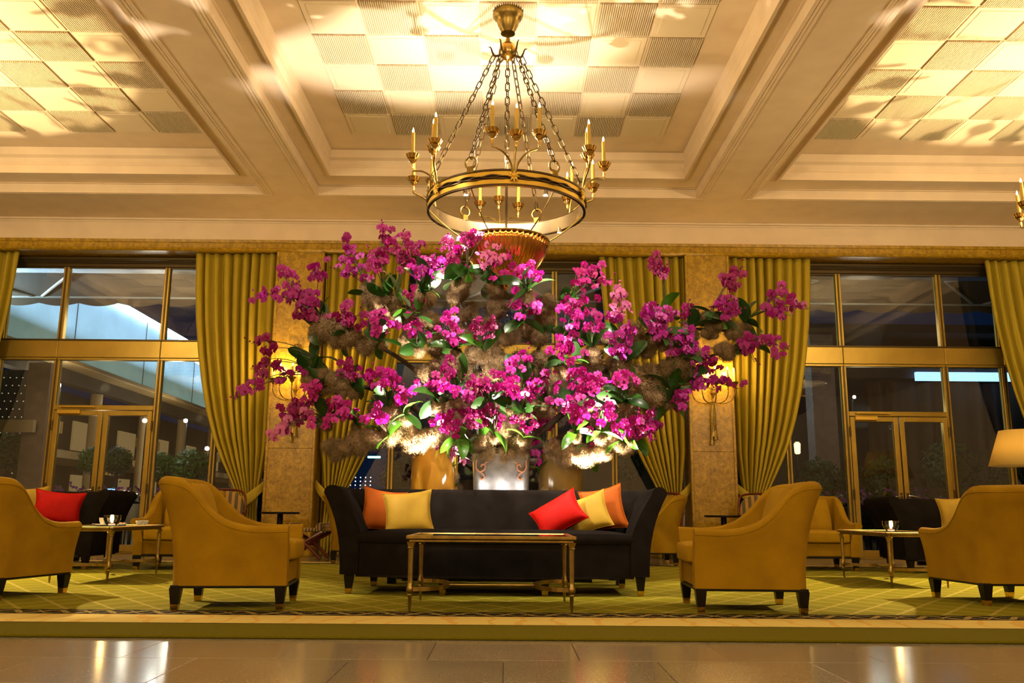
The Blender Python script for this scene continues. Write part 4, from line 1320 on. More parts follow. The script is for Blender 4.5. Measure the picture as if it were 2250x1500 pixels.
# ------------------------------------------------------------------ wall sconces on the pilasters
def make_sconce(x, label):
    s = thing('wall_sconce', label, 'wall lamp', (x, YP - 0.005, 0), 0, 'ribbon wall sconces on the pilasters')
    rb = MB()
    # ribbon bow at the top, shaft, tassels at the bottom
    for sx in (-1, 1):
        rb.tube(spline([(0, -0.02, 3.02), (sx * 0.05, -0.04, 3.10), (sx * 0.055, -0.05, 3.20), (sx * 0.02, -0.035, 3.24), (0, -0.03, 3.20)], 5), 0.016, 8)
    rb.tube([(0, -0.02, 3.25), (0, -0.03, 3.20), (0, -0.045, 3.03)], 0.018, 8)
    rb.lathe([(0.03, -0.03), (0.04, 0), (0.03, 0.03)], 12, c=(0, -0.045, 3.02))
    rb.build('bow', 'brass_dull', s, True)
    MB().tube([(0, -0.03, 3.0), (0, -0.035, 2.3)], 0.016, 10).build('shaft', 'brass_dull', s, True)
    for k, (dx, zb) in enumerate(((-0.03, 1.72), (0.0, 1.85), (0.03, 1.80))):
        t = MB()
        t.tube([(0, -0.04, 2.40), (dx * 0.6, -0.05, 2.2), (dx, -0.04, zb + 0.14)], [0.018, 0.022, 0.016], 8)
        t.lathe([(0.03, 0.0), (0.026, 0.05), (0.016, 0.11), (0.02, 0.13), (0.012, 0.15)], 10, c=(dx, -0.04, zb), flute=0.08, nf=5)
        t.build('tassel', 'brass_dull', s, True)
    for k, (ax, ay, zc) in enumerate(((-0.33, -0.08, 2.62), (-0.20, -0.20, 2.62), (0, -0.25, 2.62), (0.20, -0.20, 2.62), (0.33, -0.08, 2.62))):
        a = MB().tube(spline([(0, -0.04, 2.42), (ax * 0.35, -0.04 + ay * 0.5, 2.36), (ax * 0.8, ay * 0.95, 2.40), (ax, ay - 0.03, 2.50), (ax, ay - 0.03, zc)], 5), 0.0085, 8).build('candle_arm', 'brass_dull', s, True)
        link('candle_cup', CUP, a, (ax, ay - 0.03, zc - 0.05))
        link('candle', CAND, a, (ax, ay - 0.03, zc + 0.045), None, (1, 1, 0.8))
        link('flame', FLAM, a, (ax, ay - 0.03, zc + 0.045 + 0.202))
    sp = MB()
    for k in range(9):
        ang = pi * (0.15 + 0.7 * k / 8)
        sp.tube(bez((0, -0.06, 2.44), (0.05 * math.cos(ang), -0.08, 2.55), (0.12 * math.cos(ang), -0.10, 2.48 + 0.14 * math.sin(ang)), 5), [0.006, 0.006, 0.005, 0.004, 0.003, 0.001], 5)
    sp.build('leaf_spray', 'brass', s, True)
    return s
for x, lab in (((PIL[0][0] + PIL[0][1]) / 2 + 0.03, 'gilt ribbon wall sconce with candles on the left pilaster'), ((PIL[1][0] + PIL[1][1]) / 2, 'gilt ribbon wall sconce with tassels on the right pilaster')):
    make_sconce(x, lab)
    for dx in (-0.26, 0.0, 0.26):
        light('sconce_candle', 'POINT', (x + dx, YP - 0.20, 2.86), 10, AMBER, 0.04)

# ------------------------------------------------------------------ console, vases and uplights behind the sofa
con = thing('console_table', 'long dark console behind the black sofa carrying the vases', 'table', (0.0, 8.86, 0))
MB().box((-1.15, -0.36, 0.70), (1.15, 0.36, 0.75), bev=0.006).build('table_top', 'black_wood', con)
for sx in (-1, 1):
    for sy in (-1, 1):
        l = MB().box((-0.04, -0.04, 0.0), (0.04, 0.04, 0.70)).build('leg', 'black_wood', con, loc=(sx * 1.08, sy * 0.30, RUGZ))
MB().box((-1.06, -0.02, 0.12), (1.06, 0.02, 0.18)).build('stretcher', 'black_wood', con)
CT = 0.75
for k, ((x, y), lab) in enumerate(zip(UPL, ('left one of three by the sofa back', 'middle one of three by the sofa back', 'right one of three by the sofa back', 'behind the left vase', 'behind the right vase'))):
    u = thing('uplight', 'small metal uplight on the console, %s' % lab, 'spotlight', (x, y, CT), 0, 'uplights under the orchids')
    MB().lathe([(0.05, 0), (0.05, 0.008), (0.02, 0.012), (0.03, 0.02), (0.042, 0.035), (0.042, 0.052), (0.036, 0.052), (0.034, 0.04)], 20).build('housing', 'black_wood', u, True)
    MB().lathe([(0.001, 0.042), (0.034, 0.042)], 20, cap=False).build('lens', emis('uplight_lens', (1, 0.94, 0.85), 10), u)

def vase(x, y, r, h, label, m='amber_glass'):
    v = thing('glass_vase', label, 'vase', (x, y, CT))
    MB().lathe([(r * 0.92, 0), (r, 0.02), (r, h - 0.05), (r * 0.97, h - 0.01), (r * 0.90, h), (r * 0.86, h - 0.01), (r * 0.92, h - 0.05), (r * 0.94, 0.04), (0.001, 0.03)], 48).build('body', m, v, True)
    MB().lathe([(0.001, h - 0.10), (r * 0.90, h - 0.10)], 32, cap=False).build('soil', 'soil', v)
    return v
vase(at(952, 1030, 8.9).x, 8.92, 0.22, 0.60, 'tall amber glass cylinder vase left of the grey planter')
vase(at(1232, 1030, 8.9).x, 8.96, 0.22, 0.52, 'dull amber glass cylinder vase right of the grey planter', 'amber_dull')
pl = thing('metal_planter', 'square grey lead planter with curled iron handles under the moss', 'planter', (at(1101, 1050, 8.75).x, 8.90, CT))
pm = MB()
hb, ht, hh = 0.27, 0.285, 0.50
vs, fs = [], []
for w, z in ((hb - 0.02, 0.0), (hb, 0.02), (ht, hh), (ht - 0.02, hh), (hb - 0.02, 0.05)):
    for k in range(32):
        a = 2 * pi * k / 32
        e = 0.22
        vs.append((w * math.copysign(abs(math.cos(a)) ** e, math.cos(a)), 0.8 * w * math.copysign(abs(math.sin(a)) ** e, math.sin(a)), z))
for j in range(4):
    for k in range(32):
        l = (k + 1) % 32
        fs.append((j * 32 + k, j * 32 + l, j * 32 + 32 + l, j * 32 + 32 + k))
fs.append(tuple(range(31, -1, -1)))
fs.append(tuple(4 * 32 + k for k in range(32)))
pm.add(vs, fs).build('body', 'lead', pl, True)
for s in (-1, 1):
    pts = spline([(s * 0.245, -0.235, 0.44), (s * 0.245, -0.24, 0.36), (s * 0.21, -0.24, 0.325), (s * 0.165, -0.24, 0.345), (s * 0.16, -0.24, 0.385), (s * 0.185, -0.24, 0.395), (s * 0.20, -0.24, 0.37)], 5)
    m = MB().tube(pts, 0.009, 8)
    m.tube(spline([(s * 0.215, -0.24, 0.325), (s * 0.175, -0.24, 0.30), (s * 0.165, -0.24, 0.265), (s * 0.195, -0.24, 0.25), (s * 0.205, -0.24, 0.27)], 5), 0.008, 8)
    m.tube(spline([(s * 0.165, -0.24, 0.385), (s * 0.15, -0.24, 0.415), (s * 0.125, -0.24, 0.42)], 5), 0.007, 8)
    m.build('handle', 'rust', pl, True)

# ------------------------------------------------------------------ orchids, leaves, moss
def petal(mb, ang, L, w, cup, base=0.004, droop=0.0):
    """a rounded petal in the x-z plane, +(-y) is the front"""
    ca, sa = math.cos(ang), math.sin(ang)
    rows = [(0.0, 0.15), (0.35, 0.85), (0.7, 1.0), (1.0, 0.35)]
    vs = []
    for t, k in rows:
        for s in (-1, 0, 1):
            x, z = t * L + base, s * w / 2 * k
            y = -cup * t * (1 - 0.55 * t) * L + abs(s) * 0.10 * w * (1 if t > 0.2 else 0) + droop * t * t
            vs.append((x * ca - z * sa, y, x * sa + z * ca))
    fs = []
    for j in range(3):
        for i in range(2):
            fs.append((j * 3 + i, j * 3 + i + 1, j * 3 + 4 + i, j * 3 + 3 + i))
    mb.add(vs, fs)
def flower_mesh(tone, seed):
    r = random.Random(seed)
    mb = MB()
    op = r.uniform(0.6, 1.0)
    for a in (R_(20), R_(160)):
        petal(mb, a + r.uniform(-0.1, 0.1), 0.052, 0.062, 0.15 + (1 - op) * 0.9)
    for a in (R_(90), R_(218), R_(322)):
        petal(mb, a + r.uniform(-0.1, 0.1), 0.050, 0.036, 0.05 + (1 - op) * 0.8)
    n1 = len(mb.f)
    mb.tube([(0, 0.0, 0), (0, -0.014, -0.004), (0, -0.022, -0.014), (0, -0.018, -0.026)], [0.006, 0.009, 0.010, 0.003], 5)
    n2 = len(mb.f)
    mb.tube([(0, 0.004, 0), (0, 0.02, -0.008), (0, 0.034, -0.02)], [0.003, 0.002, 0.0018], 4)
    me = bpy.data.meshes.new('flower')
    me.from_pydata(mb.v, [], mb.f)
    for x in ('petal_' + tone, 'lip', 'stem_green'):
        me.materials.append(M[x])
    me.polygons.foreach_set('material_index', [0 if i < n1 else (1 if i < n2 else 2) for i in range(len(mb.f))])
    me.polygons.foreach_set('use_smooth', [True] * len(mb.f))
    return me
FLW = {t: [flower_mesh(t, i * 7 + ord(t)) for i in range(4)] for t in 'dfbp'}
BUD = {t: MB().lathe([(0.001, -0.016), (0.009, -0.006), (0.010, 0.004), (0.001, 0.016)], 8).mesh('flower_bud', 'petal_' + t, True) for t in 'dfbp'}

def leaf_mesh(m, seed, L=0.27, w=0.085):
    r = random.Random(seed)
    bend = r.uniform(0.25, 0.8)
    twist = r.uniform(-0.4, 0.4)
    def fn(u, v):
        s = 2 * u - 1
        wd = w / 2 * (math.sin(pi * min(1, v * 0.93 + 0.07)) ** 0.55)
        a = bend * v * 1.3
        x = L * v * (1 - 0.12 * bend * v)
        z = L * (0.45 * v - bend * 0.75 * v * v)
        return (x, s * wd * math.cos(twist * v), z + abs(s) * 0.22 * wd + s * wd * math.sin(twist * v))
    mb = MB().grid(fn, 4, 9)
    me = bpy.data.meshes.new('leaf')
    me.from_pydata(mb.v, [], mb.f)
    me.materials.append(M[m])
    me.polygons.foreach_set('use_smooth', [True] * len(mb.f))
    return me
LEAVES = [leaf_mesh('leaf', i, random.Random(i).uniform(0.20, 0.30), random.Random(i + 50).uniform(0.09, 0.125)) for i in range(6)]
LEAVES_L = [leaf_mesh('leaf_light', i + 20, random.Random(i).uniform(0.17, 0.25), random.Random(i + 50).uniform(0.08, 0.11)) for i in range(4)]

def moss_mesh(seed):
    """unit lump with a pelt of curled fibres"""
    r = random.Random(seed)
    mb = MB()
    ph = [(Vector((r.gauss(0, 1), r.gauss(0, 1), r.gauss(0, 1))).normalized(), r.uniform(2, 6), r.uniform(0, 6)) for _ in range(7)]
    def rad(d):
        return 0.62 + sum(0.07 * math.sin(d.dot(a) * f + p) for a, f, p in ph)
    def fn(u, v):
        t, f = 2 * pi * u, pi * (v - 0.5)
        d = Vector((math.cos(f) * math.cos(t), math.cos(f) * math.sin(t), math.sin(f)))
        return d * rad(d)
    mb.grid(fn, 22, 12, True)
    for _ in range(1500):
        d = Vector((r.gauss(0, 1), r.gauss(0, 1), r.gauss(0, 1))).normalized()
        p = d * (rad(d) - 0.04)
        t = d.orthogonal().normalized()
        t.rotate(Matrix.Rotation(r.uniform(0, 6.3), 3, d))
        b = d.cross(t)
        pts = [p]
        q = Vector(p)
        ang = r.uniform(-1, 1)
        L = r.uniform(0.08, 0.19)
        out = r.uniform(0.5, 1.3)
        for k in range(4):
            q = q + (d * out * (0.9 - 0.35 * k) + t * math.cos(ang) + b * math.sin(ang)) * L
            q.z -= 0.012 * k
            ang += r.uniform(-2.2, 2.2)
            pts.append(Vector(q))
        w = r.uniform(0.007, 0.015)
        vs = []
        for k, x in enumerate(pts):
            ww = w * (1 - 0.75 * k / 4)
            vs += [x + b * ww, x - b * ww]
        mb.add(vs, [(2 * k, 2 * k + 1, 2 * k + 3, 2 * k + 2) for k in range(4)])
    me = bpy.data.meshes.new('moss_clump')
    me.from_pydata(mb.v, [], mb.f)
    me.materials.append(M['moss'])
    return me
MOSS = [moss_mesh(i) for i in range(6)]
PXM = 1 / 1924.0

def moss_at(parent, px, py, Y, rpx, rnd, name='moss_clump', squash=1.0, sat=True):
    if sat:
        for _ in range(2):
            a_ = rnd.uniform(0, 2 * pi)
            moss_at(parent, px + rpx * 0.75 * math.cos(a_), py + rpx * 0.6 * math.sin(a_), Y + rnd.uniform(-0.08, 0.08), rpx * rnd.uniform(0.45, 0.7), rnd, name, squash, False)
    p = at(px, py, Y)
    r = rpx * Y * PXM * 1.12
    return link(name, rnd.choice(MOSS), parent, p - parent.location, (rnd.uniform(0, 6), rnd.uniform(0, 6), rnd.uniform(0, 6)), (r, r * rnd.uniform(0.85, 1.1), r * squash))

YB = 8.85
BRANCHES = [
    ('mossy branch reaching far left at mid height above the sconce', [(1060, 1000, YB), (960, 860, 8.6), (850, 770, 8.5), (700, 715, 8.4)], [(720, 722, 40), (762, 738, 34), (700, 735, 24), (800, 760, 26)]),
    ('low mossy branch stretching left over the sofa arm', [(1050, 1010, YB), (930, 960, 8.6), (830, 960, 8.5), (735, 990, 8.4)], [(742, 988, 27), (778, 975, 32), (815, 962, 32), (855, 948, 26), (905, 970, 32), (955, 965, 30), (985, 950, 26)]),
    ('mossy branch reaching left just below the left sconce candles', [(1040, 1000, YB), (900, 890, 8.6), (800, 850, 8.5), (690, 840, 8.4)], [(690, 842, 26), (722, 838, 32), (752, 850, 24), (850, 905, 34), (880, 930, 28), (835, 890, 22)]),
    ('mossy branch rising to the upper left below the topmost dark flowers', [(1080, 990, YB), (1000, 800, 8.6), (920, 690, 8.5), (815, 650, 8.4)], [(820, 655, 34), (855, 668, 22), (920, 668, 32), (940, 705, 28), (905, 740, 26), (960, 760, 30), (975, 800, 28), (940, 820, 26), (885, 700, 26), (930, 640, 20)]),
    ('upright mossy branch below the left edge of the chandelier bowl', [(1090, 990, YB), (1050, 800, 8.6), (1005, 640, 8.2)], [(1003, 650, 24), (1018, 622, 20), (1030, 690, 24), (1022, 730, 22), (1050, 780, 26), (1010, 810, 28), (985, 840, 22)]),
    ('upright mossy branch right under the chandelier bowl', [(1100, 990, YB), (1085, 800, 8.5), (1088, 640, 8.2)], [(1092, 640, 22), (1088, 675, 24), (1080, 710, 22), (1085, 795, 34), (1050, 840, 26), (1120, 740, 26), (1078, 765, 22), (1110, 850, 22)]),
    ('mossy branch leaning right of centre behind the bright pink clusters', [(1120, 990, YB), (1165, 830, 8.6), (1205, 690, 8.4)], [(1196, 700, 28), (1205, 665, 20), (1180, 740, 28), (1150, 800, 34), (1100, 905, 30), (1060, 880, 28), (1010, 900, 28), (1220, 850, 26), (1125, 815, 26), (1190, 790, 24), (1165, 860, 24), (1195, 890, 30)]),
    ('long mossy branch reaching to the upper right pilaster', [(1130, 995, YB), (1270, 880, 8.6), (1390, 760, 8.5), (1500, 725, 8.4), (1630, 728, 8.35)], [(1345, 745, 26), (1388, 742, 38), (1425, 760, 28), (1300, 790, 28), (1320, 850, 28), (1270, 905, 26), (1465, 748, 24), (1505, 740, 26), (1553, 702, 24), (1562, 728, 20), (1618, 728, 23)]),
    ('thick mossy branch reaching to the right sconce', [(1130, 1005, YB), (1300, 930, 8.6), (1400, 865, 8.5), (1500, 805, 8.4), (1600, 770, 8.35)], [(1400, 850, 46), (1430, 872, 38), (1385, 890, 36), (1440, 830, 32), (1490, 808, 34), (1523, 775, 28), (1595, 772, 24), (1340, 915, 28), (1310, 920, 22), (1360, 800, 26)]),
    ('low pale mossy branch stretching right over the amber vase', [(1120, 1020, YB), (1240, 1005, 8.6), (1300, 1003, 8.5), (1380, 982, 8.4)], [(1215, 985, 22), (1245, 1000, 27), (1285, 1003, 28), (1320, 996, 22), (1345, 975, 24), (1378, 983, 20)]),
]
for k, (lab, path, blobs) in enumerate(BRANCHES):
    rnd = random.Random(100 + k)
    p0 = at(*path[0])
    b = thing('mossy_branch', lab, 'branch', tuple(p0), 0, 'moss covered branches of the orchid display')
    pts = spline([at(q[0], q[1], q[2] + (0.25 if i else 0.0)) - p0 for i, q in enumerate(path)], 6)
    n = len(pts)
    MB().tube(pts, [0.035 - 0.022 * i / (n - 1) for i in range(n)], 8).build('branch', 'bark', b, True)
    for (x, y, r) in blobs:
        t = min(1, max(0, (math.hypot(x - path[0][0], y - path[0][1]) / max(1, math.hypot(path[-1][0] - path[0][0], path[-1][1] - path[0][1])))))
        Y = path[0][2] + (path[-1][2] + 0.25 - path[0][2]) * t - 0.05
        moss_at(b, x, y, Y, r, rnd)
mo = thing('moss_mound', 'brightly lit heap of grey moss filling the square planter', 'moss', tuple(at(1101, 1000, 8.85)))
rnd = random.Random(55)
for x, y, r in ((1060, 985, 30), (1100, 962, 34), (1140, 985, 30), (1075, 1008, 24), (1110, 1010, 24), (1145, 1008, 20), (1125, 945, 24), (1050, 1010, 18)):
    moss_at(mo, x, y - 8, 8.72, r * 0.86, rnd)
for x, y, r, lab in ((1002, 1062, 20, 'small pale moss ball left of the planter foot'), (1196, 1064, 22, 'small brown moss ball right of the planter foot')):
    p = at(x, y, 8.72)
    mo = thing('moss_ball', lab, 'moss', (p.x, p.y, CT + 0.06))
    rr = r * 8.72 * PXM * 1.25
    link('moss_clump', rnd.choice(MOSS), mo, (0, 0, 0), (0.4, 1, r), (rr, rr, rr * 0.8))
    link('moss_clump', rnd.choice(MOSS), mo, (0.05, 0.03, -0.02), (1.4, 1, r), (rr * 0.7, rr * 0.7, rr * 0.6))

def orchid(label, bx, by, Y, spikes, seed, light_leaf=False, nleaf=4):
    rnd = random.Random(seed)
    base = at(bx, by, Y)
    o = thing('orchid_plant', label, 'orchid', tuple(base), 0, 'potted orchids wired into the display')
    # general direction of growth
    gx = sum(s[0] - bx for s in spikes) / len(spikes)
    gy = -sum(s[1] - by for s in spikes) / len(spikes)
    r = rnd.uniform(0.07, 0.095)
    link('root_ball', rnd.choice(MOSS), o, (0, 0.04, -0.03), (rnd.uniform(0, 6), rnd.uniform(0, 6), rnd.uniform(0, 6)), (r, r, r * 0.85))
    for k in range(nleaf):
        a = 2 * pi * k / nleaf + rnd.uniform(-0.5, 0.5)
        sc = rnd.uniform(0.9, 1.3)
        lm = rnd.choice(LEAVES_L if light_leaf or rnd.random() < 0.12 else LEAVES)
        e = Euler((rnd.uniform(-1.3, 1.3), rnd.uniform(-1.2, 0.9), a))
        link('leaf', lm, o, (0, -0.02, 0.0), e, (sc, sc, sc))
    for (tx, ty, n, tone) in spikes:
        tip = at(tx, ty, Y + rnd.uniform(-0.12, 0.10)) - base
        L = tip.length
        out = tip.normalized()
        side = Vector((0, -1, 0))
        ext = tip + out * 0.06 + Vector((0, -0.02, -0.03))
        mid = tip * 0.5 + Vector((rnd.uniform(-0.05, 0.05), -0.10 - 0.1 * rnd.random(), 0.10 * L + 0.05))
        start = Vector((rnd.uniform(-0.02, 0.02), -0.03, 0.03))
        pts = bez(start, mid, tip, 14)
        pts.append(ext)
        smb = MB().tube(pts, [0.0058 - 0.0028 * i / 15 for i in range(16)], 5)
        if n > 6:
            of = Vector((rnd.choice((-1, 1)) * rnd.uniform(0.02, 0.045), -0.02, rnd.uniform(-0.01, 0.03)))
            smb.tube([q_ + of * math.sin(pi * i / 15 * 0.9) for i, q_ in enumerate(pts)], [0.0052 - 0.0026 * i / 15 for i in range(16)], 5)
        sp = smb.build('flower_spike', rnd.choice(['stem_green', 'stem_green', 'stem_brown']), o, True)
        sc0 = rnd.uniform(0.78, 0.95) * Y / 8.3
        spread = 0.022 + 0.0035 * n
        for q in range(int(n * (1.45 if tone in 'bd' else 1.22) + 0.5)):
            t = 1.0 - (0.055 + 0.018 * n) / max(L, 0.12) * abs(rnd.gauss(0, 0.75))
            t = max(0.42, min(1.0, t))
            along = pts[int(t * 14 + 0.5)] if t < 0.985 else tip + out * rnd.uniform(-0.02, 0.05)
            pos = along + Vector((rnd.gauss(0, spread * 1.1), rnd.gauss(-0.03, 0.035), rnd.gauss(0, spread * 0.85)))
            rx, rz = rnd.gauss(0.05, 0.40), rnd.gauss(0, 0.65)
            ry = rnd.gauss(0, 0.35)
            s = sc0 * rnd.uniform(0.78, 1.12)
            link('flower', rnd.choice(FLW[tone]), sp, pos, (rx, ry, rz), (s, s, s))
        if rnd.random() < 0.55:
            for q in range(rnd.randint(1, 3)):
                link('flower_bud', BUD[tone], sp, tip + out * (0.05 + 0.035 * q) + Vector((rnd.gauss(0, 0.012), -0.01, rnd.gauss(0, 0.012))), (rnd.uniform(0, 3), rnd.uniform(0, 3), 0))
    return o

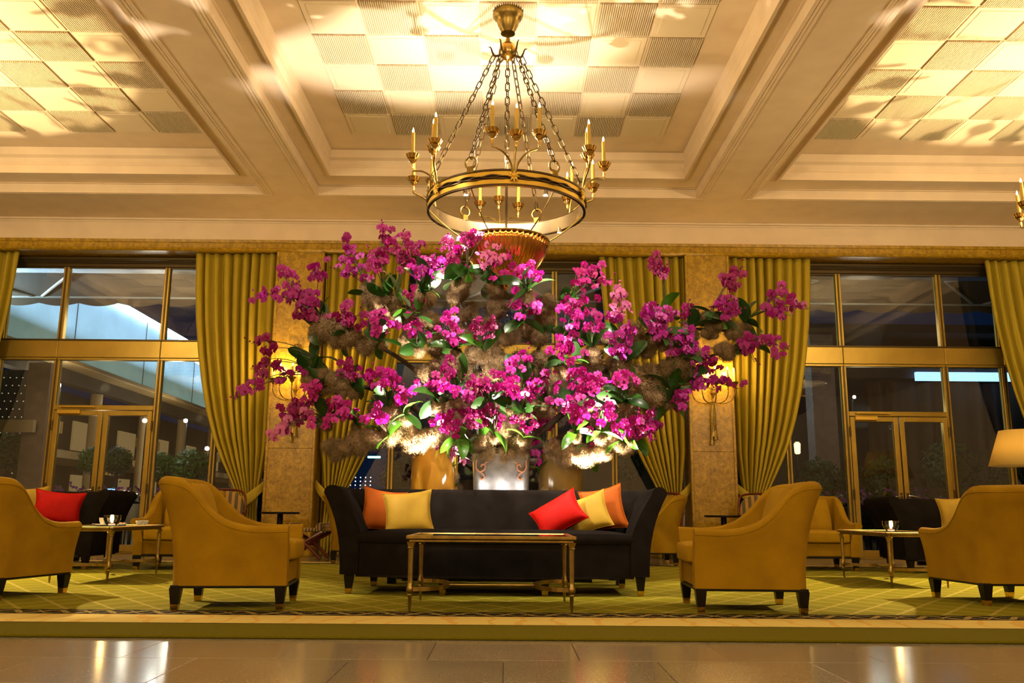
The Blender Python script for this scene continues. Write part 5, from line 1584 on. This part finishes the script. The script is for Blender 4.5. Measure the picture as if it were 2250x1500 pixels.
ORCHIDS = [
    ('violet orchid arching farthest left across the curtain top', 702, 705, 8.2, [(576, 648, 9, 'b'), (622, 605, 7, 'b'), (664, 638, 10, 'b')]),
    ('violet orchid with dark lower cluster in front of the left pilaster', 690, 718, 8.3, [(700, 598, 6, 'b'), (692, 690, 10, 'd'), (655, 660, 6, 'b')]),
    ('deep violet orchid leaning up and left over the left pilaster capital', 815, 652, 8.2, [(760, 530, 6, 'b'), (769, 566, 9, 'b'), (744, 595, 7, 'b')]),
    ('dark magenta orchid standing tallest on the left, against the plaster', 846, 648, 8.1, [(840, 506, 7, 'd'), (846, 536, 9, 'd'), (817, 566, 6, 'd')]),
    ('dark magenta orchid in the top row right of the tallest one', 872, 650, 8.0, [(886, 526, 8, 'd'), (899, 555, 10, 'd'), (922, 535, 6, 'd')]),
    ('mauve orchid with a broad flat cluster left of the chandelier bowl', 924, 640, 7.8, [(954, 563, 12, 'b'), (946, 586, 10, 'b'), (983, 584, 10, 'b')]),
    ('dark magenta orchid touching the left rim of the chandelier bowl', 1008, 612, 7.6, [(991, 535, 5, 'd'), (1010, 553, 10, 'd')]),
    ('dark orchid with one short upright spray before the bowl rim', 1030, 600, 7.5, [(1037, 514, 8, 'd'), (1058, 528, 3, 'd')]),
    ('pale pink orchid in front of the lower chandelier bowl', 1080, 622, 7.5, [(1082, 553, 13, 'p'), (1106, 576, 8, 'f')]),
    ('bright pink orchid cluster right below the chandelier bowl', 1160, 640, 7.7, [(1157, 596, 11, 'f'), (1182, 605, 9, 'f'), (1140, 588, 5, 'f')]),
    ('bright pink orchid second in line below the bowl, left of the grey moss', 1150, 705, 7.9, [(1138, 650, 11, 'f'), (1166, 666, 10, 'f'), (1125, 680, 6, 'f')]),
    ('single magenta spray between the upper left moss clumps', 903, 695, 8.1, [(907, 647, 8, 'f')]),
    ('dark red-violet orchid left of the mid left moss clump', 762, 738, 8.2, [(786, 693, 9, 'd'), (760, 690, 5, 'd')]),
    ('magenta orchid over the gap showing the left inner curtain', 838, 748, 8.1, [(849, 705, 10, 'f'), (828, 690, 6, 'd')]),
    ('magenta cluster left of centre above the dark leaves', 920, 762, 8.0, [(903, 718, 9, 'f')]),
    ('magenta orchid with two sprays left of the central moss', 1000, 765, 7.9, [(975, 694, 9, 'f'), (996, 744, 9, 'f')]),
    ('dark magenta orchid at the very centre on brown moss', 1062, 768, 7.8, [(1046, 714, 10, 'd'), (1085, 711, 6, 'd')]),
    ('thin orchid spray of few dark flowers above the left sconce', 692, 792, 8.3, [(566, 752, 5, 'd'), (590, 768, 3, 'd')]),
    ('thin orchid spray of dark flowers level with the left sconce candles', 682, 815, 8.3, [(565, 807, 8, 'd')]),
    ('thin orchid with tiny violet flowers reaching lowest to the far left', 688, 828, 8.3, [(527, 872, 4, 'b'), (551, 848, 4, 'b'), (618, 832, 8, 'b')]),
    ('two-toned orchid hanging low in front of the left pilaster', 716, 926, 8.3, [(634, 902, 10, 'd'), (626, 931, 8, 'b'), (605, 958, 9, 'p')]),
    ('small pink orchid right under the left sconce arms', 706, 852, 8.2, [(677, 862, 7, 'f'), (692, 880, 5, 'f')]),
    ('pink orchid fanning over the lower left curtain tie', 782, 932, 8.2, [(727, 895, 8, 'f'), (703, 930, 9, 'f'), (752, 914, 7, 'f')]),
    ('dark magenta spray right of the left pilaster at mid height', 775, 852, 8.2, [(760, 799, 9, 'd')]),
    ('fuchsia orchid above the lower left moss branch', 852, 892, 8.2, [(803, 832, 9, 'f'), (832, 823, 7, 'f')]),
    ('fuchsia orchid with a drooping spray left of centre', 892, 912, 8.1, [(861, 828, 9, 'f'), (886, 862, 9, 'f')]),
    ('small fuchsia orchid low on the left above the mossy tip', 852, 962, 8.2, [(819, 908, 8, 'f')]),
    ('dense fuchsia orchid left of centre above the amber vase', 962, 882, 7.9, [(920, 848, 10, 'f'), (945, 832, 10, 'f')]),
    ('magenta orchid in the dark hollow left of centre', 1002, 872, 7.9, [(966, 799, 7, 'd'), (976, 859, 10, 'f')]),
    ('fuchsia orchid directly above the amber vase', 1010, 962, 8.1, [(954, 913, 10, 'f'), (983, 936, 9, 'f')]),
    ('brightly lit pink orchid hanging lowest before the left amber vase', 992, 1045, 8.5, [(938, 957, 9, 'f'), (979, 970, 12, 'p')]),
    ('dark crimson orchid above the left corner of the planter', 1050, 962, 8.1, [(1033, 899, 11, 'd'), (1010, 890, 6, 'f')]),
    ('dark crimson orchid above the middle of the planter', 1085, 952, 8.0, [(1075, 899, 11, 'd')]),
    ('dark wine-red cluster between the moss at the centre', 1076, 892, 7.9, [(1063, 841, 10, 'd'), (1030, 832, 6, 'd')]),
    ('fuchsia orchid right of the wine-red centre cluster', 1120, 892, 7.9, [(1101, 832, 9, 'f'), (1126, 845, 7, 'f')]),
    ('fuchsia orchid with round cluster right of centre over the planter', 1150, 902, 8.0, [(1159, 845, 11, 'f')]),
    ('small magenta orchid right of the central moss ball', 1140, 832, 8.0, [(1151, 782, 8, 'f')]),
    ('dark crimson orchid above the right corner of the planter', 1150, 962, 8.2, [(1147, 912, 9, 'd')]),
    ('tall-stemmed orchid with pink buds between planter and right vase', 1190, 1040, 8.6, [(1188, 912, 9, 'f'), (1172, 980, 6, 'f'), (1205, 918, 8, 'f')]),
    ('bright pink orchid rising right of the bowl with a lone flower', 1262, 656, 8.1, [(1304, 601, 9, 'f'), (1334, 615, 11, 'f'), (1270, 598, 3, 'f')]),
    ('pale pink orchid upright against the dark centre window', 1358, 745, 8.2, [(1362, 634, 9, 'p'), (1366, 658, 8, 'p'), (1352, 690, 4, 'b')]),
    ('large fuchsia orchid on top of the right centre column of flowers', 1240, 742, 7.9, [(1272, 668, 13, 'f'), (1278, 697, 13, 'f'), (1240, 664, 6, 'f')]),
    ('fuchsia orchid at the right edge of the right centre column', 1302, 762, 8.1, [(1299, 702, 10, 'f')]),
    ('fuchsia orchid second from the top in the right centre column', 1236, 802, 7.9, [(1250, 729, 11, 'f'), (1250, 765, 11, 'f')]),
    ('fuchsia orchid third from the top in the right centre column', 1292, 882, 7.9, [(1258, 797, 10, 'f'), (1282, 832, 12, 'f'), (1304, 834, 8, 'f')]),
    ('broad fuchsia orchid at the bottom of the right centre column', 1262, 952, 7.9, [(1248, 877, 12, 'f'), (1275, 872, 11, 'f'), (1288, 901, 9, 'f')]),
    ('pink orchid with two loose clusters left of the right centre column', 1200, 882, 8.0, [(1202, 817, 9, 'f'), (1166, 848, 8, 'f')]),
    ('pink orchid with a small spray over the big brown moss clump', 1370, 882, 8.1, [(1366, 824, 10, 'f')]),
    ('violet orchid with narrow hanging sprays before the right window', 1376, 792, 8.1, [(1357, 717, 9, 'b'), (1359, 780, 7, 'b'), (1345, 772, 4, 'b')]),
    ('dark orchid with one lone high spray before the right inner curtain', 1456, 692, 8.3, [(1450, 578, 9, 'd')]),
    ('full violet orchid in front of the right inner curtain', 1440, 742, 8.1, [(1423, 680, 10, 'b'), (1458, 688, 11, 'b'), (1452, 736, 10, 'b')]),
    ('violet orchid left of the right pilaster at mid height', 1500, 792, 8.1, [(1502, 729, 10, 'b'), (1518, 757, 8, 'b'), (1480, 752, 6, 'b')]),
    ('small dark spray standing at the left edge of the right pilaster', 1520, 722, 8.2, [(1514, 664, 6, 'd')]),
    ('dark orchid spray reaching up past the top of the right pilaster', 1562, 690, 8.2, [(1620, 597, 6, 'd'), (1608, 621, 6, 'd')]),
    ('violet orchid in front of the right pilaster below the highest spray', 1582, 702, 8.1, [(1595, 665, 8, 'b'), (1618, 681, 8, 'b')]),
    ('violet orchid reaching farthest right across the curtain', 1640, 708, 8.2, [(1722, 653, 9, 'b'), (1762, 677, 8, 'b'), (1722, 690, 7, 'b')]),
    ('violet orchid hanging over the right curtain, second reaching right', 1630, 760, 8.2, [(1712, 760, 9, 'b'), (1650, 782, 10, 'b')]),
    ('dark magenta orchid just above the right sconce', 1528, 832, 8.2, [(1566, 797, 9, 'd'), (1546, 806, 5, 'd')]),
    ('violet orchid crossing the candles of the right sconce', 1472, 862, 8.2, [(1606, 849, 9, 'b'), (1556, 853, 7, 'b')]),
    ('short violet spray hanging left of the right sconce', 1472, 882, 8.2, [(1502, 890, 8, 'b')]),
    ('dark magenta orchid drooping over the lower right curtain', 1386, 962, 8.2, [(1422, 917, 11, 'd'), (1438, 937, 8, 'b'), (1427, 962, 5, 'b')]),
    ('fuchsia orchid right of the planter below the big moss clump', 1368, 970, 8.2, [(1374, 929, 9, 'f'), (1335, 933, 9, 'f')]),
    ('small fuchsia orchid left of the big brown moss clump', 1322, 952, 8.0, [(1330, 889, 7, 'f')]),
    ('small crimson orchid drooping at the bottom right over pale moss', 1302, 992, 8.4, [(1334, 990, 7, 'd')]),
]
for k, (lab, bx, by, Y, sp) in enumerate(ORCHIDS):
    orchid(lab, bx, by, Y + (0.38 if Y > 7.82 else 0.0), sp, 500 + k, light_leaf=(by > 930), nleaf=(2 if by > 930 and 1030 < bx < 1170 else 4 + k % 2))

# ------------------------------------------------------------------ the terrace outside
M['terrace'] = mat('terrace', (0.10, 0.11, 0.13), 0.35, noise=(4, (0.06, 0.065, 0.08), 0.35, 0.7, 4))
M['facade_blue'] = mat('facade_blue', (0.42, 0.52, 0.60), 0.8, noise=(1.2, (0.34, 0.43, 0.50), 0.35, 0.7, 5))
M['facade_dark'] = mat('facade_dark', (0.065, 0.050, 0.035), 0.8, noise=(2, (0.04, 0.03, 0.02), 0.35, 0.7, 4))
M['facade_cream'] = mat('facade_cream', (0.55, 0.40, 0.20), 0.7)
M['stone_pink'] = mat('stone_pink', (0.34, 0.22, 0.15), 0.8, noise=(6, (0.26, 0.17, 0.12), 0.35, 0.7, 5))
M['awning'] = mat('awning', (0.15, 0.095, 0.055), 0.85)
M['awning_arm'] = mat('awning_arm', (0.60, 0.56, 0.48), 0.4)
M['drape_brown'] = mat('drape_brown', (0.075, 0.040, 0.020), 0.85)
M['hedge_leaf'] = thin('hedge_leaf', (0.05, 0.15, 0.016), 0.15, 0.4)
M['hedge_dark'] = thin('hedge_dark', (0.035, 0.075, 0.012), 0.10, 0.5)
M['terracotta'] = mat('terracotta', (0.10, 0.05, 0.03), 0.7)
M['white_pot'] = mat('white_pot', (0.70, 0.64, 0.52), 0.5)
M['iron'] = mat('iron', (0.02, 0.02, 0.022), 0.45, 0.5)
M['purple'] = thin('petunia', (0.30, 0.04, 0.36), 0.2, 0.6)
M['led'] = emis('led', (0.55, 0.80, 1.0), 14)
M['led_soft'] = emis('led_soft', (0.30, 0.55, 1.0), 1.7)
M['lamp_spot'] = emis('lamp_spot', (1.0, 0.88, 0.66), 22)
M['lit_window'] = emis('lit_window', (1.0, 0.60, 0.20), 0.14)
M['neon'] = emis('neon', (0.15, 0.55, 1.0), 7)

g = MB().box((-40, 14.66, -0.25), (40, 60, -0.03))
tag(g.build('ground_terrace', 'terrace'), 'dark paved terrace beyond the windows', None, kind='structure')

def awning(x0, x1, label):
    a = thing('awning', label, 'awning', ((x0 + x1) / 2, 14.7, 0), 0, 'retractable awnings over the terrace')
    cx = (x0 + x1) / 2
    h = (x1 - x0) / 2
    cv = MB()
    cv.grid(lambda u, v: (-h + 2 * h * u, -0.06 + 2.06 * v, 5.15 - 0.42 * v), 24, 4)
    o = cv.build('canopy', 'awning', a)
    o.modifiers.new('cloth', 'SOLIDIFY').thickness = 0.008
    n = int((x1 - x0) / 0.72)
    vs, fs = [], []
    N_ = n * 10
    for i in range(N_ + 1):
        u = i / N_
        ph = u * n * pi
        z1 = 4.73 - 0.11 - 0.06 * abs(math.sin(ph))
        for y in (2.0, 2.008):
            vs += [(-h + 2 * h * u, y, 4.74), (-h + 2 * h * u, y, z1)]
    for i in range(N_):
        b = i * 4
        fs += [(b, b + 1, b + 5, b + 4), (b + 2, b + 6, b + 7, b + 3), (b + 1, b + 3, b + 7, b + 5)]
    MB().add(vs, fs).build('valance', 'awning', a)
    MB().tube([(-h, 1.96, 4.74), (h, 1.96, 4.74)], 0.035, 10).build('front_bar', 'awning_arm', a, True)
    for s in (-1, 1):
        for c in (-0.5, 0.5):
            q = c * h
            MB().tube([(q, 0.12, 4.98), (q + s * 1.15, 0.85, 4.90)], 0.035, 8).build('folding_arm', 'awning_arm', a, True)
            MB().tube([(q + s * 1.15, 0.85, 4.90), (q + s * 0.1, 1.92, 4.74)], 0.03, 8).build('folding_arm', 'awning_arm', a, True)
    return a
awning(-11.5, -2.2, 'brown scalloped awning seen through the top of the left window')
awning(2.2, 11.5, 'brown scalloped awning seen through the top of the right window')
awning(-2.0, 2.0, 'brown scalloped awning behind the orchids in the middle window')
light('awning_wash', 'POINT', (-6.5, 15.6, 3.9), 22, (1.0, 0.85, 0.65), 0.3)
light('awning_wash', 'POINT', (6.5, 15.6, 3.9), 10, (1.0, 0.85, 0.65), 0.3)

# the wing across the courtyard: runs away from the hall towards the right
A0 = at(40, 790, 19.0); A1 = at(520, 900, 36.0)
dirv = Vector((A1.x - A0.x, A1.y - A0.y, 0)).normalized()
nrm = Vector((dirv.y, -dirv.x, 0))          # towards the hall / right
if nrm.y > 0: nrm = -nrm
def wing_obj(o, off=0.0):
    o.location = Vector((A0.x, A0.y, 0)) - nrm * off
    o.rotation_euler = (0, 0, math.atan2(dirv.y, dirv.x))
    return o
LW = 34.0
wing = tag(link('wall_wing', None), 'courtyard wing with blue lit upper wall and dark arcade', None, kind='structure')
wing_obj(wing)
ZE = 4.15
MB().box((-3.6, 1.2, ZE), (LW, 1.5, 7.0)).build('upper_wall', 'facade_blue', wing)
for k in range(2, 9):
    MB().box((-10 + k * 5.0, 1.18, ZE), (-9.985 + k * 5.0, 1.2, 7.0)).build('wall_joint', 'facade_dark', wing)
MB().box((-3.6, -0.5, ZE - 0.12), (LW, 1.3, ZE), bev=0.02).build('eave', 'facade_cream', wing)
MB().box((-3.6, 0.0, ZE - 0.45), (LW, 0.3, ZE - 0.12)).build('fascia', 'facade_dark', wing)
MB().box((-3.6, 2.6, 0), (LW, 2.9, ZE)).build('arcade_wall', 'facade_dark', wing)
MB().box((-3.6, 0.6, 1.95), (LW, 2.6, 2.15)).build('balcony_slab', 'facade_cream', wing)
for k in range(2, 12):
    MB().lathe([(0.20, 0), (0.20, 0.1), (0.16, 0.14), (0.15, ZE - 0.3), (0.19, ZE - 0.2), (0.19, ZE - 0.12)], 18).build('column', 'facade_cream', wing, True, loc=(-9 + k * 3.4, 0.25, 0))
for k in range(2, 11):
    MB().box((-8.6 + k * 3.4, 2.54, 2.45), (-7.1 + k * 3.4, 2.6, 3.35)).build('lit_window', 'lit_window', wing)
    MB().box((-8.4 + k * 3.4, 2.54, 0.5), (-7.3 + k * 3.4, 2.6, 1.7)).build('lit_window', 'lit_window', wing)
for k in range(2, 11):
    o = MB().box((0, 0, 0), (1.9, 0.05, 0.30)).build('striped_valance', 'stripe_awning', wing, loc=(-8.6 + k * 3.4, 0.55, 2.55 if k % 2 else 1.62))
lp = MB().box((-3.6, 1.08, 6.86), (LW, 1.18, 6.98))
wing_led = tag(lp.build('light_strip', 'led'), 'bright white light strip running diagonally along the blue wall', 'light strip')
wing_obj(wing_led)
wd = bpy.data.lights.new('wall_fill_light', 'AREA')  # area light added to brighten the blue upper wall, no fixture built
wd.shape = 'RECTANGLE'; wd.size = 36; wd.size_y = 0.15; wd.energy = 4300; wd.color = (0.55, 0.82, 1.0)
wo = bpy.data.objects.new('wall_fill_light', wd); COL.objects.link(wo)
_c = Vector((A0.x, A0.y, 0)) + dirv * 14.8 + nrm * 0.42 + Vector((0, 0, 4.25))
_z = -(Vector((0, 0, 1.3)) - nrm * 1.62).normalized()
_x = dirv.copy(); _y = _z.cross(_x)
wm = Matrix((_x, _y, _z)).transposed().to_4x4(); wm.translation = _c
wo.matrix_world = wm
for px, py, Y, e in ((128, 846, 20, 14), (318, 924, 24, 10), (408, 924, 26, 16), (2, 862, 19, 10), (455, 985, 25, 8)):
    p = at(px, py, Y)
    s = thing('flood_lamp', {128: 'bright flood lamp left of the door transom outside', 318: 'small flood lamp seen through the right door pane outside', 408: 'bright star-like flood lamp outside beside the left curtain', 2: 'flood lamp outside at the left picture edge', 455: 'wall lamp outside just above the large left armchair'}[px], 'lamp', tuple(p))
    MB().lathe([(0.001, -0.06), (0.05, -0.04), (0.06, 0.0), (0.05, 0.04), (0.001, 0.06)], 14).build('bulb', 'lamp_spot', s, True)
    MB().tube([(0, 0.06, 0.0), (0, 0.12, -0.05), (0, 0.12, -p.z - 0.03)], 0.02, 6).build('post', 'iron', s, True)
    light('flood_lamp_light', 'POINT', p + Vector((0, -0.15, 0)), e, (1.0, 0.86, 0.62), 0.08)

for k in range(4):  # warm points added inside the arcade to brighten its columns and slab
    for zz in (1.5, 3.4):
        light('arcade_fill_light', 'POINT', Vector((A0.x, A0.y, zz)) + dirv * (1.0 + k * 6.8) - nrm * 1.5, 26, (1.0, 0.72, 0.36), 0.1)

# stone pillar, perforated screen and shade beam at the far left
p = at(85, 950, 15.9)
pp = tag(MB().box((-0.20, -0.2, 0), (0.20, 0.2, 3.3)).build('stone_pillar', 'stone_pink', None, loc=(p.x, 15.9, -0.03)), 'pinkish stone pillar outside left of the glass door', 'pillar')
p = at(45, 950, 16.6)
scr = thing('perforated_screen', 'dark perforated screen with dotted lights at the far left outside', 'screen', (p.x, 16.6, -0.03))
MB().box((-0.55, -0.02, 0), (0.30, 0.02, 3.3)).build('panel', 'facade_dark', scr)
dots = MB()
for i in range(7):
    for j in range(20):
        x, z = -0.48 + i * 0.12 + 0.06 * (j % 2), 0.3 + j * 0.15
        dots.box((x - 0.008, -0.028, z - 0.008), (x + 0.008, -0.02, z + 0.008))
tag(dots.build('hole_dots', emis('dots', (1.0, 0.8, 0.5), 0.5), scr), kind='stuff')
p = at(20, 935, 15.5)
tag(MB().box((-1.6, -0.05, -0.11), (0.42, 0.05, 0.11)).build('shade_beam', 'facade_cream', None, loc=(p.x, 15.55, p.z)), 'pale horizontal beam outside at the left edge', 'beam')

# topiary and shrubs
def leaf_ball(seed, n, r, lw, m):
    rr = random.Random(seed)
    mb = MB()
    for _ in range(n):
        d = Vector((rr.gauss(0, 1), rr.gauss(0, 1), rr.gauss(0, 1))).normalized()
        p_ = d * r * rr.uniform(0.72, 1.04)
        t = (d.orthogonal() + Vector((rr.gauss(0, .5), rr.gauss(0, .5), rr.gauss(0, .5)))).normalized()
        b = d.cross(t).normalized()
        l, w = lw * rr.uniform(0.7, 1.3), lw * 0.4
        q = (t + d * rr.uniform(-0.2, 0.7)).normalized()
        mb.add([p_, p_ + q * l * 0.5 + b * w, p_ + q * l, p_ + q * l * 0.5 - b * w], [(0, 1, 2, 3)])
    me = bpy.data.meshes.new('crown')
    me.from_pydata(mb.v, [], mb.f)
    me.materials.append(M[m])
    return me
BALL = leaf_ball(1, 1500, 1.0, 0.17, 'hedge_leaf')
BALLD = leaf_ball(2, 1500, 1.0, 0.17, 'hedge_dark')
def topiary(px, py, Y, rpx, label, m=BALL, pot='white_pot', sz=1.0):
    p = at(px, py, Y)
    r = rpx * Y * PXM
    t = thing('topiary_tree', label, 'tree', (p.x, Y, -0.03), 0, 'topiary balls on the terrace')
    c = link('crown', m, t, (0, 0, p.z), None, (r, r, r * sz))
    MB().lathe([(0.001, -0.75), (0.55, -0.5), (0.72, 0.0), (0.55, 0.5), (0.001, 0.75)], 16).build('crown_core', 'soil', c, True)
    MB().tube([(0, 0, 0.35), (0.02, 0, p.z * 0.6), (0, 0, p.z)], 0.035, 8).build('trunk', 'bark', t, True)
    MB().lathe([(0.16, 0), (0.22, 0.36), (0.24, 0.40), (0.20, 0.40), (0.18, 0.34), (0.001, 0.33)], 24).build('pot', pot, t, True)
    return t
topiary(205, 1008, 16.6, 30, 'topiary ball seen through the left glass door leaf')
topiary(258, 1010, 17.2, 32, 'darker topiary ball behind the middle of the glass door', BALLD)
topiary(350, 1022, 16.8, 32, 'topiary ball outside right of the glass door')
topiary(418, 1024, 16.6, 40, 'largest topiary ball outside beside the left curtain')
topiary(20, 985, 16.1, 42, 'shrub outside at the left picture edge', BALL)
topiary(2088, 1022, 17.0, 62, 'round topiary tree with bare trunk behind the right glass door', BALLD, 'terracotta', 0.85)
topiary(1945, 1060, 17.5, 55, 'dark shrub left of the topiary tree behind the right door', BALLD, 'terracotta')
topiary(1800, 1060, 17.5, 52, 'dark shrub outside behind the large right armchair', BALLD, 'terracotta')
topiary(2215, 1060, 17.0, 40, 'dark shrub outside below the lamp shade', BALLD, 'terracotta')
topiary(1380, 1020, 17.0, 34, 'dark shrub in the middle window right of the vases', BALLD, 'terracotta')
topiary(880, 1040, 17.5, 40, 'dark shrub in the middle window left of the vases', BALLD, 'terracotta')
light('terrace_glow', 'POINT', (-5.9, 15.4, 2.6), 15, (1.0, 0.9, 0.7), 0.05)
light('terrace_glow', 'POINT', (6.3, 15.5, 2.4), 7, (0.9, 0.9, 0.75), 0.2)

# flower boxes with purple petunias
def flower_box(px, Y, w, label, seed):
    p = at(px, 1100, Y)
    b = thing('flower_box', label, 'flower box', (p.x, Y, -0.03), 0, 'flower boxes along the terrace')
    MB().box((-w / 2, -0.14, 0.55), (w / 2, 0.14, 0.84), bev=0.01).build('box', 'iron', b)
    for s in (-1, 1):
        MB().box((s * w * 0.42 - 0.025, -0.1, 0), (s * w * 0.42 + 0.025, 0.1, 0.55)).build('foot', 'iron', b)
    rr = random.Random(seed)
    fo, fl_ = MB(), MB()
    for _ in range(int(260 * w)):
        c = Vector((rr.uniform(-w / 2, w / 2), rr.uniform(-0.16, 0.16), 0.84 + abs(rr.gauss(0, 0.10))))
        d = Vector((rr.gauss(0, 1), rr.gauss(0, 1), rr.gauss(0, 1))).normalized()
        e = d.orthogonal().normalized()
        fo.add([c, c + d * 0.025 + e * 0.015, c + d * 0.055, c + d * 0.025 - e * 0.015], [(0, 1, 2, 3)])
    for _ in range(int(70 * w)):
        c = Vector((rr.uniform(-w / 2, w / 2), rr.uniform(-0.2, 0.1), 0.90 + abs(rr.gauss(0, 0.11))))
        k = 6
        n = Vector((rr.gauss(0, .5), -1, rr.gauss(0, .5))).normalized()
        e = n.orthogonal().normalized(); f = n.cross(e)
        fl_.add([c] + [c + (e * math.cos(2 * pi * i / k) + f * math.sin(2 * pi * i / k)) * 0.028 + n * 0.008 for i in range(k)], [(0, i + 1, (i + 1) % k + 1) for i in range(k)])
    tag(fo.build('foliage', 'hedge_leaf', b), kind='stuff')
    tag(fl_.build('petunias', 'purple', b), kind='stuff')
    return b
flower_box(170, 15.6, 1.1, 'petunia box behind the left leaf of the left glass door', 1)
flower_box(290, 15.7, 1.0, 'petunia box behind the right leaf of the left glass door', 2)
flower_box(400, 15.7, 0.9, 'petunia box outside below the topiary balls', 3)
flower_box(1850, 15.7, 1.0, 'petunia box outside right of the large right armchair', 4)
flower_box(2010, 15.8, 1.0, 'petunia box behind the right leaf of the right glass door', 5)

# terrace furniture
def terrace_chair(px, Y, rz, label):
    p = at(px, 1150, Y)
    c = thing('terrace_chair', label, 'chair', (p.x, Y, -0.03), rz, 'black metal terrace chairs')
    MB().box((-0.21, -0.21, 0.44), (0.21, 0.21, 0.47), bev=0.008).build('seat', 'iron', c)
    for sx in (-1, 1):
        MB().tube([(sx * 0.2, -0.2, 0), (sx * 0.19, -0.19, 0.45)], 0.014, 8).build('leg', 'iron', c, True)
        MB().tube([(sx * 0.2, 0.22, 0), (sx * 0.19, 0.19, 0.45), (sx * 0.19, 0.24, 0.88)], 0.014, 8).build('leg', 'iron', c, True)
    for z in (0.60, 0.72, 0.85):
        MB().box((-0.19, 0.20 + (z - 0.5) * 0.1, z - 0.025), (0.19, 0.215 + (z - 0.5) * 0.1, z + 0.025)).build('back_slat', 'iron', c)
    return c
terrace_chair(235, 14.98, 0.3, 'black metal chair outside behind the left candle glass')
terrace_chair(315, 15.05, -0.4, 'black metal chair outside right of the left candle glass')
terrace_chair(1930, 15.05, 0.5, 'black metal chair outside left of the right candle glass')
p = at(275, 1082, 16.0)
tl = thing('terrace_lamp', 'low mushroom lamp with pale disc shade on the terrace', 'lamp', (p.x, 16.0, -0.03))
MB().lathe([(0.12, 0), (0.12, 0.02), (0.02, 0.04), (0.015, p.z)], 16).build('stand', 'iron', tl, True)
MB().lathe([(0.26, p.z - 0.02), (0.24, p.z + 0.01), (0.05, p.z + 0.06), (0.01, p.z + 0.07)], 28).build('lamp_shade', emis('disc_lamp', (1.0, 0.78, 0.45), 1.3), tl, True)
p = at(290, 1110, 15.3)
wp = thing('white_planter', 'white curved planter outside under the petunias', 'planter', (p.x, 15.3, -0.03))
MB().lathe([(0.10, 0.42), (0.17, 0.58), (0.20, 0.80), (0.19, 0.80), (0.15, 0.60), (0.001, 0.55)], 28).build('bowl', 'white_pot', wp, True)
MB().lathe([(0.15, 0), (0.15, 0.02), (0.03, 0.05), (0.03, 0.43)], 16).build('stand', 'iron', wp, True)
p = at(243, 1079, 17.0)
sg_ = thing('lit_sign', 'small blue lit screen behind the left glass door', 'sign', (p.x, 17.0, -0.03))
MB().box((-0.07, -0.02, p.z - 0.07), (0.07, 0.02, p.z + 0.08)).build('screen', emis('screen_blue', (0.15, 0.35, 1.0), 2.5), sg_)
MB().box((-0.02, -0.01, 0), (0.02, 0.01, p.z - 0.07)).build('post', 'iron', sg_)

# dark pavilion beyond the middle and right windows
pav = tag(link('wall_pavilion', None, None, (0, 0, 0)), 'dark pavilion with brown drapes beyond the right window', None, kind='structure')
MB().box((-3.2, 24.0, 0), (26, 24.3, 5.6)).build('pavilion_wall', 'facade_dark', pav)
MB().box((5.5, 20.2, 4.9), (26, 24.0, 5.1)).build('pavilion_roof', 'facade_dark', pav)
dr = MB()
dr.grid(lambda u, v: (8.6 + 7.6 * u, 20.8 + 0.10 * math.sin(u * 120) * (0.6 + 0.4 * math.sin(u * 37)) + 0.05 * math.sin(u * 31 + v * 2), 0.05 + 3.75 * v), 260, 3)
dr.build('drape', 'drape_brown', pav, True)
MB().box((7.2, 20.5, 0), (7.75, 21.0, 5.0)).build('pavilion_pier', 'stone_pink', pav)
MB().box((8.0, 20.45, 3.85), (20, 20.7, 4.15)).build('fascia', 'facade_dark', pav)
ls = MB().box((9.6, 20.30, 3.78), (15.2, 20.40, 3.98))
tag(ls.build('light_strip', 'led_soft'), 'blue-white light strip above the brown drapes outside at the right', 'light strip')
light('pavilion_glow', 'POINT', (8.6, 19.6, 2.6), 4, (1.0, 0.9, 0.7), 0.05)
p = at(1877, 872, 19.8)
s = thing('flood_lamp', 'small bright lamp outside above the right glass door', 'lamp', tuple(p))
MB().lathe([(0.001, -0.04), (0.035, -0.02), (0.035, 0.02), (0.001, 0.04)], 12).build('bulb', 'lamp_spot', s, True)
MB().tube([(0, 0.04, 0.0), (0, 0.1, -0.05), (0, 0.1, -p.z - 0.03)], 0.02, 6).build('post', 'iron', s, True)
p = at(1752, 985, 19.0)
s = thing('wall_lantern', 'amber lantern glowing outside beside the right curtain', 'lamp', tuple(p))
MB().lathe([(0.03, -0.12), (0.06, -0.10), (0.07, 0.10), (0.03, 0.14)], 12).build('glass', emis('lantern', (1.0, 0.55, 0.15), 4), s, True)
MB().lathe([(0.08, 0.14), (0.02, 0.22)], 12).build('cap', 'iron', s, True)
MB().tube([(0, 0, -0.12), (0, 0, -p.z)], 0.02, 8).build('post', 'iron', s, True)
# string of tiny lights and a small neon line far off behind the middle window
for i in range(5):
    p = at(770 + i * 11, 1058, 21.0)
    st_ = thing('light_string', '%s hanging string of tiny lights beyond the middle window' % ('leftmost', 'second from left', 'middle', 'fourth from left', 'rightmost')[i], 'string lights', (p.x, 21.0, p.z), 0, 'hanging strings of tiny lights')
    MB().tube([(0, 0, 0.4), (0, 0, -p.z - 0.03)], 0.004, 5).build('wire', 'iron', st_)
    for k in range(7):
        MB().lathe([(0.001, -0.014), (0.014, 0), (0.001, 0.014)], 6).build('bulb', emis('tiny', (0.9, 0.85, 1.0), 8) if (i, k) == (0, 0) else bpy.data.materials['tiny'], st_, loc=(0, 0, 0.1 - k * 0.09))
p = at(822, 1004, 22.0)
tag(MB().box((-0.16, -0.02, -0.025), (0.16, 0.02, 0.025), bev=0.01).build('neon_bar', 'neon', None, loc=p), 'short blue neon bar far off behind the left inner curtain', 'neon light')
p = at(822, 1004, 22.0)
